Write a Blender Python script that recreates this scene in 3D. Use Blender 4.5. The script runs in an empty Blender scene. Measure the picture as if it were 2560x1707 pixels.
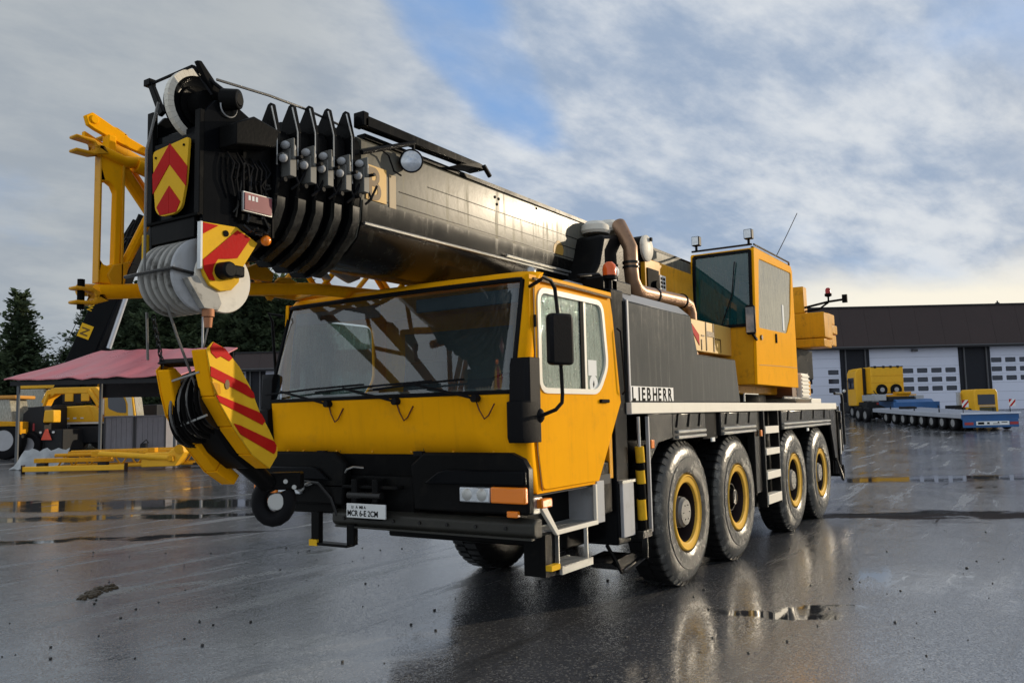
import bpy, bmesh, math, random
from math import radians as RD, sin, cos, pi
from mathutils import Matrix, Vector
random.seed(7)
SC = bpy.context.scene
COL = SC.collection

# ---------------------------------------------------------------- camera
YAW, PITCH, ROLL = 0.57364, 0.08986, -0.02238
CAMP = Vector((-8.1687, -3.1645, 1.7527))
fw = Vector((cos(YAW)*cos(PITCH), sin(YAW)*cos(PITCH), sin(PITCH)))
rt = Vector((sin(YAW), -cos(YAW), 0)); up = rt.cross(fw)
r2 = rt*cos(ROLL)+up*sin(ROLL); u2 = up*cos(ROLL)-rt*sin(ROLL)
cd = bpy.data.cameras.new('camera'); cam = bpy.data.objects.new('camera', cd); COL.objects.link(cam)
M = Matrix((r2, u2, -fw)).transposed().to_4x4(); M.translation = CAMP; cam.matrix_world = M
cd.sensor_width = 36; cd.lens = 36*2061.99/2560; cd.clip_end = 3000; cd.clip_start = 0.1
SC.camera = cam

# ---------------------------------------------------------------- sun and sky
SUN_AZ, SUN_EL = RD(-31.4), RD(13.2)
sd = bpy.data.lights.new('sun', 'SUN'); sun = bpy.data.objects.new('sun', sd); COL.objects.link(sun)
sd.energy = 2.3; sd.angle = RD(0.6); sd.color = (1.0, 0.84, 0.62)
sdir = Vector((cos(SUN_AZ)*cos(SUN_EL), sin(SUN_AZ)*cos(SUN_EL), sin(SUN_EL)))
sun.rotation_euler = sdir.to_track_quat('Z', 'Y').to_euler()
W = bpy.data.worlds.new('World'); SC.world = W; W.use_nodes = True
SC.view_settings.view_transform = 'Standard'; SC.view_settings.look = 'None'
SC.view_settings.gamma = 1; SC.view_settings.exposure = 0.55; SC.view_settings.use_curve_mapping = False

class NT:
    def __init__(s, tree): s.t = tree; s.n = tree.nodes; s.l = tree.links
    def new(s, typ, **kw):
        n = s.n.new(typ)
        for k, v in kw.items():
            if k.startswith('i_'):
                key = k[2:]; key = int(key) if key.isdigit() else key.replace('_', ' ')
                s.put(n, key, v)
            else: setattr(n, k, v)
        return n
    def put(s, n, key, v):
        if isinstance(v, bpy.types.NodeSocket): s.l.new(v, n.inputs[key])
        else: n.inputs[key].default_value = v
    def math(s, op, a, b=0.0, c=None, clamp=False):
        n = s.n.new('ShaderNodeMath'); n.operation = op; n.use_clamp = clamp
        s.put(n, 0, a); s.put(n, 1, b)
        if c is not None: s.put(n, 2, c)
        return n.outputs[0]
    def noise(s, vec, scale, detail=4, rough=.5, dist=0):
        n = s.n.new('ShaderNodeTexNoise'); s.put(n, 'Vector', vec); s.put(n, 'Scale', scale)
        s.put(n, 'Detail', detail); s.put(n, 'Roughness', rough); s.put(n, 'Distortion', dist)
        return n.outputs['Fac']
    def ramp(s, fac, lo, hi, a=0.0, b=1.0):
        n = s.n.new('ShaderNodeMapRange'); s.put(n, 0, fac); n.inputs[1].default_value = lo; n.inputs[2].default_value = hi
        n.inputs[3].default_value = a; n.inputs[4].default_value = b; n.interpolation_type = 'SMOOTHSTEP'
        return n.outputs[0]
    def mix(s, fac, a, b):
        n = s.n.new('ShaderNodeMix'); n.data_type = 'RGBA'; s.put(n, 0, fac)
        for k, v in ((6, a), (7, b)):
            if isinstance(v, bpy.types.NodeSocket): s.l.new(v, n.inputs[k])
            else: n.inputs[k].default_value = (*v, 1) if len(v) == 3 else v
        return n.outputs[2]
    def mapping(s, vec, scale=(1, 1, 1), rot=(0, 0, 0), loc=(0, 0, 0)):
        n = s.n.new('ShaderNodeMapping'); s.l.new(vec, n.inputs[0]); n.inputs['Scale'].default_value = scale
        n.inputs['Rotation'].default_value = rot; n.inputs['Location'].default_value = loc
        return n.outputs[0]

CL1, CL2 = 1.3, 3.4
GAPC = (-.05, 1.27, 0); GAPR = RD(64); GAPS = (.33, .105)
def build_world():
    t = NT(W.node_tree); W.node_tree.nodes.clear()
    sky = t.new('ShaderNodeTexSky', sky_type='NISHITA', sun_disc=False, sun_elevation=SUN_EL,
                sun_rotation=pi/2-SUN_AZ, air_density=1.2, dust_density=1.2, ozone_density=2.5)
    tc = t.new('ShaderNodeTexCoord')
    d = tc.outputs['Generated']
    sp = t.new('ShaderNodeSeparateXYZ'); t.l.new(d, sp.inputs[0])
    zc = t.math('MAXIMUM', sp.outputs[2], 0.0)
    den = t.math('ADD', zc, 0.30)
    px = t.math('DIVIDE', sp.outputs[0], den); py = t.math('DIVIDE', sp.outputs[1], den)
    cb = t.new('ShaderNodeCombineXYZ'); t.l.new(px, cb.inputs[0]); t.l.new(py, cb.inputs[1])
    # cloud space turned so that x runs to the right of the yard and y away from the viewer
    pv = t.mapping(cb.outputs[0], rot=(0, 0, pi/2-YAW))
    m1 = t.mapping(pv, scale=(1.0, 1.0, 1), rot=(0, 0, RD(-30)), loc=(0, 0, 0)); m1 = t.mapping(m1, scale=(.85, 1.15, 1), loc=(CL1, CL2, 0))
    n1 = t.noise(m1, 1.35, 8, .52, .1)
    m2 = t.mapping(pv, rot=(0, 0, RD(-38))); m2 = t.mapping(m2, scale=(1.0, 1.55, 1), loc=(4.7, 2.2, 0))
    n2 = t.noise(m2, 2.1, 8, .55, .15); n3 = t.noise(m2, 6.5, 7, .62, .1)
    ax = t.new('ShaderNodeVectorMath', operation='DOT_PRODUCT'); t.l.new(d, ax.inputs[0]); ax.inputs[1].default_value = (sin(YAW), -cos(YAW), 0)
    right = ax.outputs['Value']
    sdn = t.new('ShaderNodeVectorMath', operation='DOT_PRODUCT'); t.l.new(d, sdn.inputs[0]); sdn.inputs[1].default_value = tuple(sdir)
    sun_d = sdn.outputs['Value']
    left = t.ramp(right, -.30, .02, 1, 0)
    # one long ragged opening of blue ahead, running down to the right
    gm = t.new('ShaderNodeMapping', vector_type='TEXTURE'); t.l.new(pv, gm.inputs[0])
    gm.inputs['Location'].default_value = GAPC; gm.inputs['Rotation'].default_value = (0, 0, GAPR); gm.inputs['Scale'].default_value = (GAPS[0], GAPS[1], 1)
    gs = t.new('ShaderNodeSeparateXYZ'); t.l.new(gm.outputs[0], gs.inputs[0])
    gd = t.math('ADD', t.math('MULTIPLY', gs.outputs[0], gs.outputs[0]), t.math('MULTIPLY', gs.outputs[1], gs.outputs[1]))
    gap = t.ramp(t.math('ADD', gd, t.math('MULTIPLY', t.math('SUBTRACT', n2, .5), 1.6)), 0.0, 1.5, 1, 0)
    cover = t.math('ADD', t.math('ADD', n1, .10), t.math('ADD', t.math('MULTIPLY', gap, -.28), t.math('MULTIPLY', left, .10)))
    mask = t.ramp(cover, .33, .56)
    sh = t.ramp(t.math('ADD', t.math('MULTIPLY', n2, .66), t.math('MULTIPLY', n3, .34)), .38, .62)
    cl_r = t.mix(sh, (2.25, 2.85, 3.8), (5.0, 5.2, 5.4))
    cl_l = t.mix(sh, (2.45, 2.72, 3.0), (3.2, 3.4, 3.5))
    cl = t.mix(left, cl_r, cl_l)
    toward = t.ramp(sun_d, .35, 1.0)
    wob = t.math('ADD', sp.outputs[2], t.math('MULTIPLY', t.math('SUBTRACT', n2, .5), .09))
    low = t.ramp(wob, .115, .165, 1, 0)
    band = t.math('MULTIPLY', low, t.ramp(sun_d, .26, .55))
    glow = t.mix(toward, (6.1, 6.05, 5.6), (6.8, 6.3, 5.2))
    base = t.mix(.75, sky.outputs[0], (1.6, 2.9, 5.4))
    c1 = t.mix(t.math('MULTIPLY', mask, .96), base, cl)
    tw2 = t.math('MULTIPLY', t.ramp(sun_d, .8, 1.0), .6)
    c1 = t.mix(tw2, c1, (6.2, 5.7, 4.8))
    c2 = t.mix(band, c1, glow)
    # sky opposite the sun, mostly out of view, brightened to fill shaded faces
    lit = t.ramp(sun_d, -.85, .0, 2.2, 1.0)
    vm = t.new('ShaderNodeVectorMath', operation='SCALE'); t.l.new(c2, vm.inputs[0]); t.l.new(lit, vm.inputs['Scale']); c2 = vm.outputs[0]
    bg = t.new('ShaderNodeBackground'); t.l.new(c2, bg.inputs[0]); bg.inputs[1].default_value = .1
    out = t.new('ShaderNodeOutputWorld'); t.l.new(bg.outputs[0], out.inputs[0])
build_world()

# ---------------------------------------------------------------- materials
MATS = {}
def mat(name, col, rough=.5, metal=0., var=.12, vs=2.5, streak=0., scol=(.25, .24, .2), bump=0., bs=60., coat=0., spec=.25, dirt=0., dcol=(.06, .05, .04), rvar=.1, emit=None, trans=0., tread_shade=None):
    if name in MATS: return MATS[name]
    m = bpy.data.materials.new(name); m.use_nodes = True; t = NT(m.node_tree)
    b = m.node_tree.nodes['Principled BSDF']
    tc = t.new('ShaderNodeTexCoord'); v = tc.outputs['Object']
    n = t.noise(v, vs, 5, .6)
    dark = tuple(c*(1-var) for c in col); lite = tuple(min(1, c*(1+var)) for c in col)
    c = t.mix(n, dark, lite)
    r = t.math('ADD', t.math('MULTIPLY', t.math('SUBTRACT', n, .5), rvar*2), rough)
    if streak:
        sv = t.mapping(v, scale=(9, 9, .55)); sn = t.noise(sv, 1.6, 6, .65)
        f = t.math('MULTIPLY', t.ramp(sn, .5, .75), streak)
        c = t.mix(f, c, scol); r = t.math('ADD', r, t.math('MULTIPLY', f, .25))
    if tread_shade:      # (axis, from, to): tread colour darkened beyond this depth, for fender shade
        sx = t.new('ShaderNodeSeparateXYZ'); t.l.new(v, sx.inputs[0]); side = t.ramp(sx.outputs[tread_shade[0]], tread_shade[1], tread_shade[2])
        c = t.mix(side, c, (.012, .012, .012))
    if dirt:
        dn = t.noise(v, 5.5, 9, .7); f = t.math('MULTIPLY', t.ramp(dn, .52, .7), dirt)
        if tread_shade: f = t.math('MULTIPLY', f, t.math('SUBTRACT', 1.0, side))
        c = t.mix(f, c, dcol); r = t.math('ADD', r, t.math('MULTIPLY', f, .2))
    t.put(b, 'Base Color', c); t.put(b, 'Roughness', r); b.inputs['Metallic'].default_value = metal
    b.inputs['Coat Weight'].default_value = coat; b.inputs['Coat Roughness'].default_value = .07
    b.inputs['Specular IOR Level'].default_value = spec
    if trans: b.inputs['Transmission Weight'].default_value = trans
    if emit: b.inputs['Emission Color'].default_value = (*emit[:3], 1); b.inputs['Emission Strength'].default_value = emit[3]
    if bump:
        bn = t.noise(v, bs, 4, .6); bp = t.new('ShaderNodeBump', i_Strength=bump, i_Distance=.01); t.l.new(bn, bp.inputs['Height']); t.l.new(bp.outputs[0], b.inputs['Normal'])
    MATS[name] = m; return m

def glass(name, tint=(.5, .6, .6), film=0., fcol=(.6, .65, .62), rough=.02, drops=0.):
    m = bpy.data.materials.new(name); m.use_nodes = True; t = NT(m.node_tree); t.n.clear()
    tr = t.new('ShaderNodeBsdfTransparent'); tr.inputs[0].default_value = (*tint, 1)
    gl = t.new('ShaderNodeBsdfGlossy'); gl.inputs[0].default_value = (1, 1, 1, 1); gl.inputs['Roughness'].default_value = rough
    lw = t.new('ShaderNodeLayerWeight'); lw.inputs[0].default_value = .5
    f = t.math('ADD', t.math('MULTIPLY', t.math('POWER', lw.outputs['Facing'], 4.0), .9), .08)
    mx = t.new('ShaderNodeMixShader'); t.l.new(f, mx.inputs[0]); t.l.new(tr.outputs[0], mx.inputs[1]); t.l.new(gl.outputs[0], mx.inputs[2])
    o = mx.outputs[0]
    if film:
        tc = t.new('ShaderNodeTexCoord')
        sv = t.mapping(tc.outputs['Object'], scale=(14, 14, 2.2)); sn = t.noise(sv, 2.2, 6, .7)
        dn = t.noise(tc.outputs['Object'], 60, 3, .6)
        df = t.new('ShaderNodeBsdfDiffuse'); t.put(df, 0, t.mix(sn, tuple(c*.55 for c in fcol), fcol))
        ff = t.math('MULTIPLY', t.ramp(t.math('ADD', t.math('MULTIPLY', sn, .7), t.math('MULTIPLY', dn, .3)), .3, .65, .35, 1), film)
        m2 = t.new('ShaderNodeMixShader'); t.l.new(ff, m2.inputs[0]); t.l.new(o, m2.inputs[1]); t.l.new(df.outputs[0], m2.inputs[2]); o = m2.outputs[0]
        if drops:
            bp = t.new('ShaderNodeBump', i_Strength=drops, i_Distance=.004); t.l.new(dn, bp.inputs['Height']); t.l.new(bp.outputs[0], gl.inputs['Normal'])
    out = t.new('ShaderNodeOutputMaterial'); t.l.new(o, out.inputs[0])
    return m

YEL = mat('yellow_paint', (.90, .40, .006), .3, var=.10, streak=.34, scol=(.62, .27, .012), coat=.0, spec=.01, dirt=.22, dcol=(.45, .22, .03), bump=.03, bs=18, rvar=.06)
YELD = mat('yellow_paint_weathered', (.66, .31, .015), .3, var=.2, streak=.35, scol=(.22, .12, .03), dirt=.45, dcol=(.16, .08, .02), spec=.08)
BLK = mat('black_paint', (.005, .0055, .0065), .17, var=.3, streak=.35, scol=(.014, .014, .012), coat=.0, bump=.04, bs=25, spec=.04)
BLKD = mat('black_paint_dusty', (.008, .008, .008), .3, var=.35, dirt=.4, dcol=(.02, .018, .015), bump=.1, bs=40, spec=.03)
BOXG = mat('charcoal_sheet', (.050, .051, .050), .16, var=.12, streak=.5, scol=(.11, .11, .10), dirt=.25, dcol=(.045, .043, .033), bump=.03, bs=30, spec=.12)
BOOM = mat('boom_side_paint', (.135, .13, .108), .27, var=.2, streak=.75, scol=(.24, .22, .13), dirt=.25, dcol=(.13, .09, .03), bump=.05, bs=14, rvar=.03, spec=.05, coat=.05)
RUB = mat('rubber', (.010, .010, .011), .45, var=.2, bump=.1, spec=.05)
TYRE = mat('wet_tyre_rubber', (.075, .073, .066), .24, var=.5, vs=9, dirt=.75, dcol=(.29, .28, .245), bump=.5, bs=20, spec=.2, tread_shade=(1, .05, .10))
WHT = mat('white_paint', (.74, .70, .60), .45, var=.05, streak=.15, scol=(.5, .46, .36))
CRM = mat('cream_cap', (.66, .62, .53), .45, var=.12, streak=.3, scol=(.4, .37, .3), dirt=.4, dcol=(.35, .32, .26))
STL = mat('galvanised_steel', (.42, .42, .40), .35, metal=.7, var=.2, dirt=.3, dcol=(.2, .18, .15))
GRY = mat('grey_sheave', (.33, .32, .29), .5, var=.3, dirt=.95, dcol=(.07, .062, .05))
LGRY = mat('pale_grey_metal', (.38, .39, .40), .5, var=.15, streak=.25, scol=(.25, .24, .22), dirt=.5, dcol=(.2, .19, .17))
CHR = mat('wet_black_steel', (.020, .019, .018), .2, metal=.35, var=.3, dirt=.3, dcol=(.03, .028, .025), bump=.25, bs=10)
RED = mat('red_stripe', (.46, .014, .012), .4, var=.15, dirt=.3, dcol=(.20, .03, .02), spec=.03, bump=.1, bs=40)
SYEL = mat('stripe_yellow', (.74, .43, .025), .4, var=.12, dirt=.3, dcol=(.34, .18, .03), spec=.03, bump=.1, bs=40)
ORG = mat('orange_lens', (.85, .22, .01), .18, var=.1, coat=.5)
ORGB = mat('beacon_dome', (.75, .12, .015), .2, coat=.5)
LENS = mat('clear_lens', (.5, .52, .54), .12, metal=.6, var=.4, vs=30)
RUST = mat('exhaust_metal', (.30, .18, .11), .36, metal=.6, var=.35, vs=6, dirt=.75, dcol=(.15, .07, .035))
COPP = mat('rusty_fitting', (.36, .16, .08), .6, metal=.3, var=.3)
RIMY = mat('rim_yellow', (.74, .44, .07), .4, var=.15, dirt=.35, dcol=(.35, .18, .05), spec=.03)
DKR = mat('dark_rim_inside', (.02, .012, .012), .5)
WIRE = mat('wire_rope', (.16, .155, .145), .45, metal=.6, bump=.3, bs=200)
GLS = glass('windscreen_glass', (.62, .70, .70), film=.07, fcol=(.25, .32, .36))
GLSW = glass('wet_side_glass', (.55, .68, .60), film=.60, fcol=(.50, .58, .50), drops=.6)
GLSU = glass('upper_cab_glass', (.22, .50, .54), film=.35, fcol=(.03, .20, .22))
GLSP = glass('dusty_pane', (.6, .62, .55), film=.80, fcol=(.62, .60, .50))
GLSD = mat('dark_pane', (.02, .025, .04), .12, var=.2, spec=.6)
INT = mat('cab_interior', (.05, .052, .055), .7)
SEAT = mat('seat_fabric', (.07, .085, .10), .9)
DASH = mat('dashboard', (.16, .19, .19), .6)
PAPER = mat('paper', (.75, .76, .74), .8, var=.05)
PBLK = mat('print_black', (.006, .006, .006), .6, spec=.02)
PBRN = mat('print_brown', (.12, .065, .012), .5)

# ---------------------------------------------------------------- mesh helpers
class G:
    def __init__(s): s.v = []; s.f = []
    def add(s, vs, fs):
        o = len(s.v); s.v += [tuple(v) for v in vs]; s.f += [tuple(i+o for i in f) for f in fs]; return s
    def box(s, x0, y0, z0, x1, y1, z1, rot=0, about=None):
        vs = [(x, y, z) for x in (x0, x1) for y in (y0, y1) for z in (z0, z1)]
        if rot:
            cx, cy = about or ((x0+x1)/2, (y0+y1)/2); c, n = cos(rot), sin(rot)
            vs = [(cx+(x-cx)*c-(y-cy)*n, cy+(x-cx)*n+(y-cy)*c, z) for x, y, z in vs]
        return s.add(vs, [(0, 1, 3, 2), (4, 6, 7, 5), (0, 4, 5, 1), (2, 3, 7, 6), (0, 2, 6, 4), (1, 5, 7, 3)])
    def prism(s, poly, ax, a, b):          # poly in the two other axes, in order
        n = len(poly)
        def P(p, c): return (c, p[0], p[1]) if ax == 'x' else (p[0], c, p[1]) if ax == 'y' else (p[0], p[1], c)
        return s.add([P(p, a) for p in poly]+[P(p, b) for p in poly],
                     [tuple(range(n)), tuple(range(2*n-1, n-1, -1))]+[(i, (i+1) % n, (i+1) % n+n, i+n) for i in range(n)])
    def cyl(s, p0, p1, r0, r1=None, n=12, cap=True):
        r1 = r0 if r1 is None else r1; p0 = Vector(p0); p1 = Vector(p1); d = (p1-p0).normalized()
        a = d.orthogonal().normalized(); b = d.cross(a)
        ring = lambda p, r: [p+(a*cos(2*pi*i/n)+b*sin(2*pi*i/n))*r for i in range(n)]
        fs = [(i, (i+1) % n, (i+1) % n+n, i+n) for i in range(n)]
        if cap: fs += [tuple(range(n-1, -1, -1)), tuple(range(n, 2*n))]
        return s.add(ring(p0, r0)+ring(p1, r1), fs)
    def tube(s, pts, r, n=8):
        pts = [Vector(p) for p in pts]; rings = []; a = None
        for i, p in enumerate(pts):
            d = ((pts[min(i+1, len(pts)-1)]-p).normalized()+(p-pts[max(i-1, 0)]).normalized()).normalized()
            if a is None: a = d.orthogonal().normalized()
            a = (a-d*a.dot(d)).normalized(); b = d.cross(a)
            rings.append([p+(a*cos(2*pi*k/n)+b*sin(2*pi*k/n))*r for k in range(n)])
        vs = [v for q in rings for v in q]; fs = []
        for i in range(len(pts)-1): fs += [(i*n+k, i*n+(k+1) % n, (i+1)*n+(k+1) % n, (i+1)*n+k) for k in range(n)]
        fs += [tuple(range(n-1, -1, -1)), tuple(range((len(pts)-1)*n, len(pts)*n))]
        return s.add(vs, fs)
    def lathe(s, prof, o, ax, n=32, closed=False, cap=True):     # prof (radius, height along axis)
        ax = Vector(ax).normalized(); a = ax.orthogonal().normalized(); b = ax.cross(a); o = Vector(o); m = len(prof)
        vs = [o+ax*h+(a*cos(2*pi*i/n)+b*sin(2*pi*i/n))*r for i in range(n) for r, h in prof]
        k = m if closed else m-1; fs = []
        for i in range(n):
            j = (i+1) % n
            for q in range(k): fs.append((i*m+q, i*m+(q+1) % m, j*m+(q+1) % m, j*m+q))
        s.add(vs, fs)
        if not closed and cap:
            o0 = len(s.v)-n*m
            if prof[0][0] > 1e-4: s.f.append(tuple(o0+i*m for i in range(n)))
            if prof[-1][0] > 1e-4: s.f.append(tuple(o0+i*m+m-1 for i in reversed(range(n))))
        return s
    def sphere(s, c, r, sx=1, sy=1, sz=1, n=14, m=8, half=False):
        vs = []; fs = []; c = Vector(c); lo = 0 if half else -pi/2
        for i in range(m+1):
            th = lo+(pi/2-lo)*i/m
            for k in range(n): vs.append(c+Vector((cos(th)*cos(2*pi*k/n)*sx, cos(th)*sin(2*pi*k/n)*sy, sin(th)*sz))*r)
        for i in range(m): fs += [(i*n+k, i*n+(k+1) % n, (i+1)*n+(k+1) % n, (i+1)*n+k) for k in range(n)]
        if half: fs.append(tuple(range(n-1, -1, -1)))
        return s.add(vs, fs)
    def loft(s, rings, cap=True):
        n = len(rings[0]); fs = []
        for i in range(len(rings)-1): fs += [(i*n+k, i*n+(k+1) % n, (i+1)*n+(k+1) % n, (i+1)*n+k) for k in range(n)]
        if cap: fs += [tuple(range(n-1, -1, -1)), tuple(range((len(rings)-1)*n, len(rings)*n))]
        return s.add([v for r in rings for v in r], fs)
    def xf(s, mtx):
        s.v = [tuple(mtx @ Vector(v)) for v in s.v]; return s

def finish_mesh(name, bm, m, smooth=35):
    bmesh.ops.remove_doubles(bm, verts=bm.verts, dist=1e-5)
    bmesh.ops.recalc_face_normals(bm, faces=bm.faces)
    me = bpy.data.meshes.new(name); bm.to_mesh(me); bm.free()
    me.materials.append(m)
    if smooth:
        me.polygons.foreach_set('use_smooth', [True]*len(me.polygons)); me.set_sharp_from_angle(angle=RD(smooth))
    return me
def link(name, me, parent=None, bevel=0, label=None):
    o = bpy.data.objects.new(name, me); COL.objects.link(o)
    if parent is not None:
        o.parent = parent
        if parent.get('world'): o.matrix_parent_inverse = Matrix.Translation(-parent.location)
    if bevel:
        b = o.modifiers.new('bevel', 'BEVEL'); b.width = bevel; b.segments = 2; b.limit_method = 'ANGLE'; b.angle_limit = RD(40)
    if label: o['label'] = label
    return o
def obj(name, g, m, parent=None, bevel=0, smooth=35, label=None, kind=None):
    bm = bmesh.new(); vs = [bm.verts.new(v) for v in g.v]
    for f in g.f:
        try: bm.faces.new([vs[i] for i in f])
        except ValueError: pass
    o = link(name, finish_mesh(name, bm, m, smooth), parent, bevel, label)
    if kind: o['kind'] = kind
    return o
def pieces(name, gs, m, parent=None, bevel=0, **k): return [obj(name, g, m, parent, bevel, **k) for g in gs]
def plate(name, outer, holes, ax, c0, c1, m, parent=None, bevel=0, label=None):
    bm = bmesh.new(); es = []
    def P(p, c): return (c, p[0], p[1]) if ax == 'x' else (p[0], c, p[1]) if ax == 'y' else (p[0], p[1], c)
    for loop in [outer]+holes:
        vs = [bm.verts.new(P(p, c0)) for p in loop]
        es += [bm.edges.new((vs[i], vs[(i+1) % len(vs)])) for i in range(len(vs))]
    bmesh.ops.triangle_fill(bm, use_beauty=True, edges=es)
    r = bmesh.ops.extrude_face_region(bm, geom=bm.faces[:])
    d = Vector(P((0, 0), c1-c0)); bmesh.ops.translate(bm, vec=d, verts=[e for e in r['geom'] if isinstance(e, bmesh.types.BMVert)])
    return link(name, finish_mesh(name, bm, m), parent, bevel, label)
def round_poly(poly, r, k=4):
    out = []; n = len(poly)
    for i in range(n):
        p = Vector(poly[i]); a = Vector(poly[i-1]); b = Vector(poly[(i+1) % n])
        rr = min(r, (a-p).length*.45, (b-p).length*.45); s = p+(a-p).normalized()*rr; e = p+(b-p).normalized()*rr
        for j in range(k+1):
            t = j/k; q = s*(1-t)**2+p*2*t*(1-t)+e*t*t; out.append((q.x, q.y))
    return out
def inset(poly, d):
    # simple polygon offset (positive grows outward from the centroid)
    n = len(poly); area = sum(poly[i-1][0]*poly[i][1]-poly[i][0]*poly[i-1][1] for i in range(n)); sg = 1 if area > 0 else -1
    out = []
    for i in range(n):
        p = Vector(poly[i]); a = (p-Vector(poly[i-1])).normalized(); b = (Vector(poly[(i+1) % n])-p).normalized()
        na = Vector((a.y, -a.x))*sg; nb = Vector((b.y, -b.x))*sg; m_ = (na+nb); m_ = m_/max(.3, m_.dot(na))
        q = p+m_*d; out.append((q.x, q.y))
    return out
def thing(name, label, cat, loc=(0, 0, 0), rz=0, group=None, world=False):
    o = bpy.data.objects.new(name, None); COL.objects.link(o); o.location = loc; o.rotation_euler = (0, 0, rz)
    o.empty_display_size = .3; o['label'] = label; o['category'] = cat
    if group: o['group'] = group
    if world: o['world'] = True
    return o
def tag(o, label, cat, group=None):
    o['label'] = label; o['category'] = cat
    if group: o['group'] = group
    return o
def dup(root, loc=None, rz=None, label=None, parent=None):
    r = root.copy(); COL.objects.link(r)
    if loc is not None: r.location = loc
    if rz is not None: r.rotation_euler = (0, 0, rz)
    if label: r['label'] = label
    if parent: r.parent = parent
    for ch in list(root.children):
        c = ch.copy(); COL.objects.link(c); c.parent = r
        for g in list(ch.children):
            d = g.copy(); COL.objects.link(d); d.parent = c
    return r
def text(name, s, size, m, parent, mtx, ext=.002, sx=1.0, label=None, off=.018):
    cu = bpy.data.curves.new('lettering', 'FONT'); cu.body = s; cu.size = size; cu.extrude = ext; cu.offset = size*off
    o = bpy.data.objects.new('lettering', cu); COL.objects.link(o)
    me = bpy.data.meshes.new_from_object(o.evaluated_get(bpy.context.evaluated_depsgraph_get()))
    bpy.data.objects.remove(o); bpy.data.curves.remove(cu)
    me.transform(mtx @ Matrix.Diagonal((sx, 1, 1, 1))); me.materials.clear(); me.materials.append(m)
    return link(name, me, parent, 0, label)
def frame_mtx(o, right, upv):
    right = Vector(right).normalized(); upv = Vector(upv).normalized(); n = right.cross(upv)
    m = Matrix((right, upv, n)).transposed().to_4x4(); m.translation = Vector(o); return m

# yard frame: u to the right, v away, as seen from the photographer's side of the yard
YR = YAW-pi/2
def rise(v): return 0 if v < 15 else 5.5e-4*(min(v, 75)-15)**2+(0.02*(min(v, 90)-75) if v > 75 else 0)
def yard(u, v, z=None):
    z = rise(v) if z is None else z
    return Vector((CAMP.x+cos(YAW)*v+sin(YAW)*u, CAMP.y+sin(YAW)*v-cos(YAW)*u, z))
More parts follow.
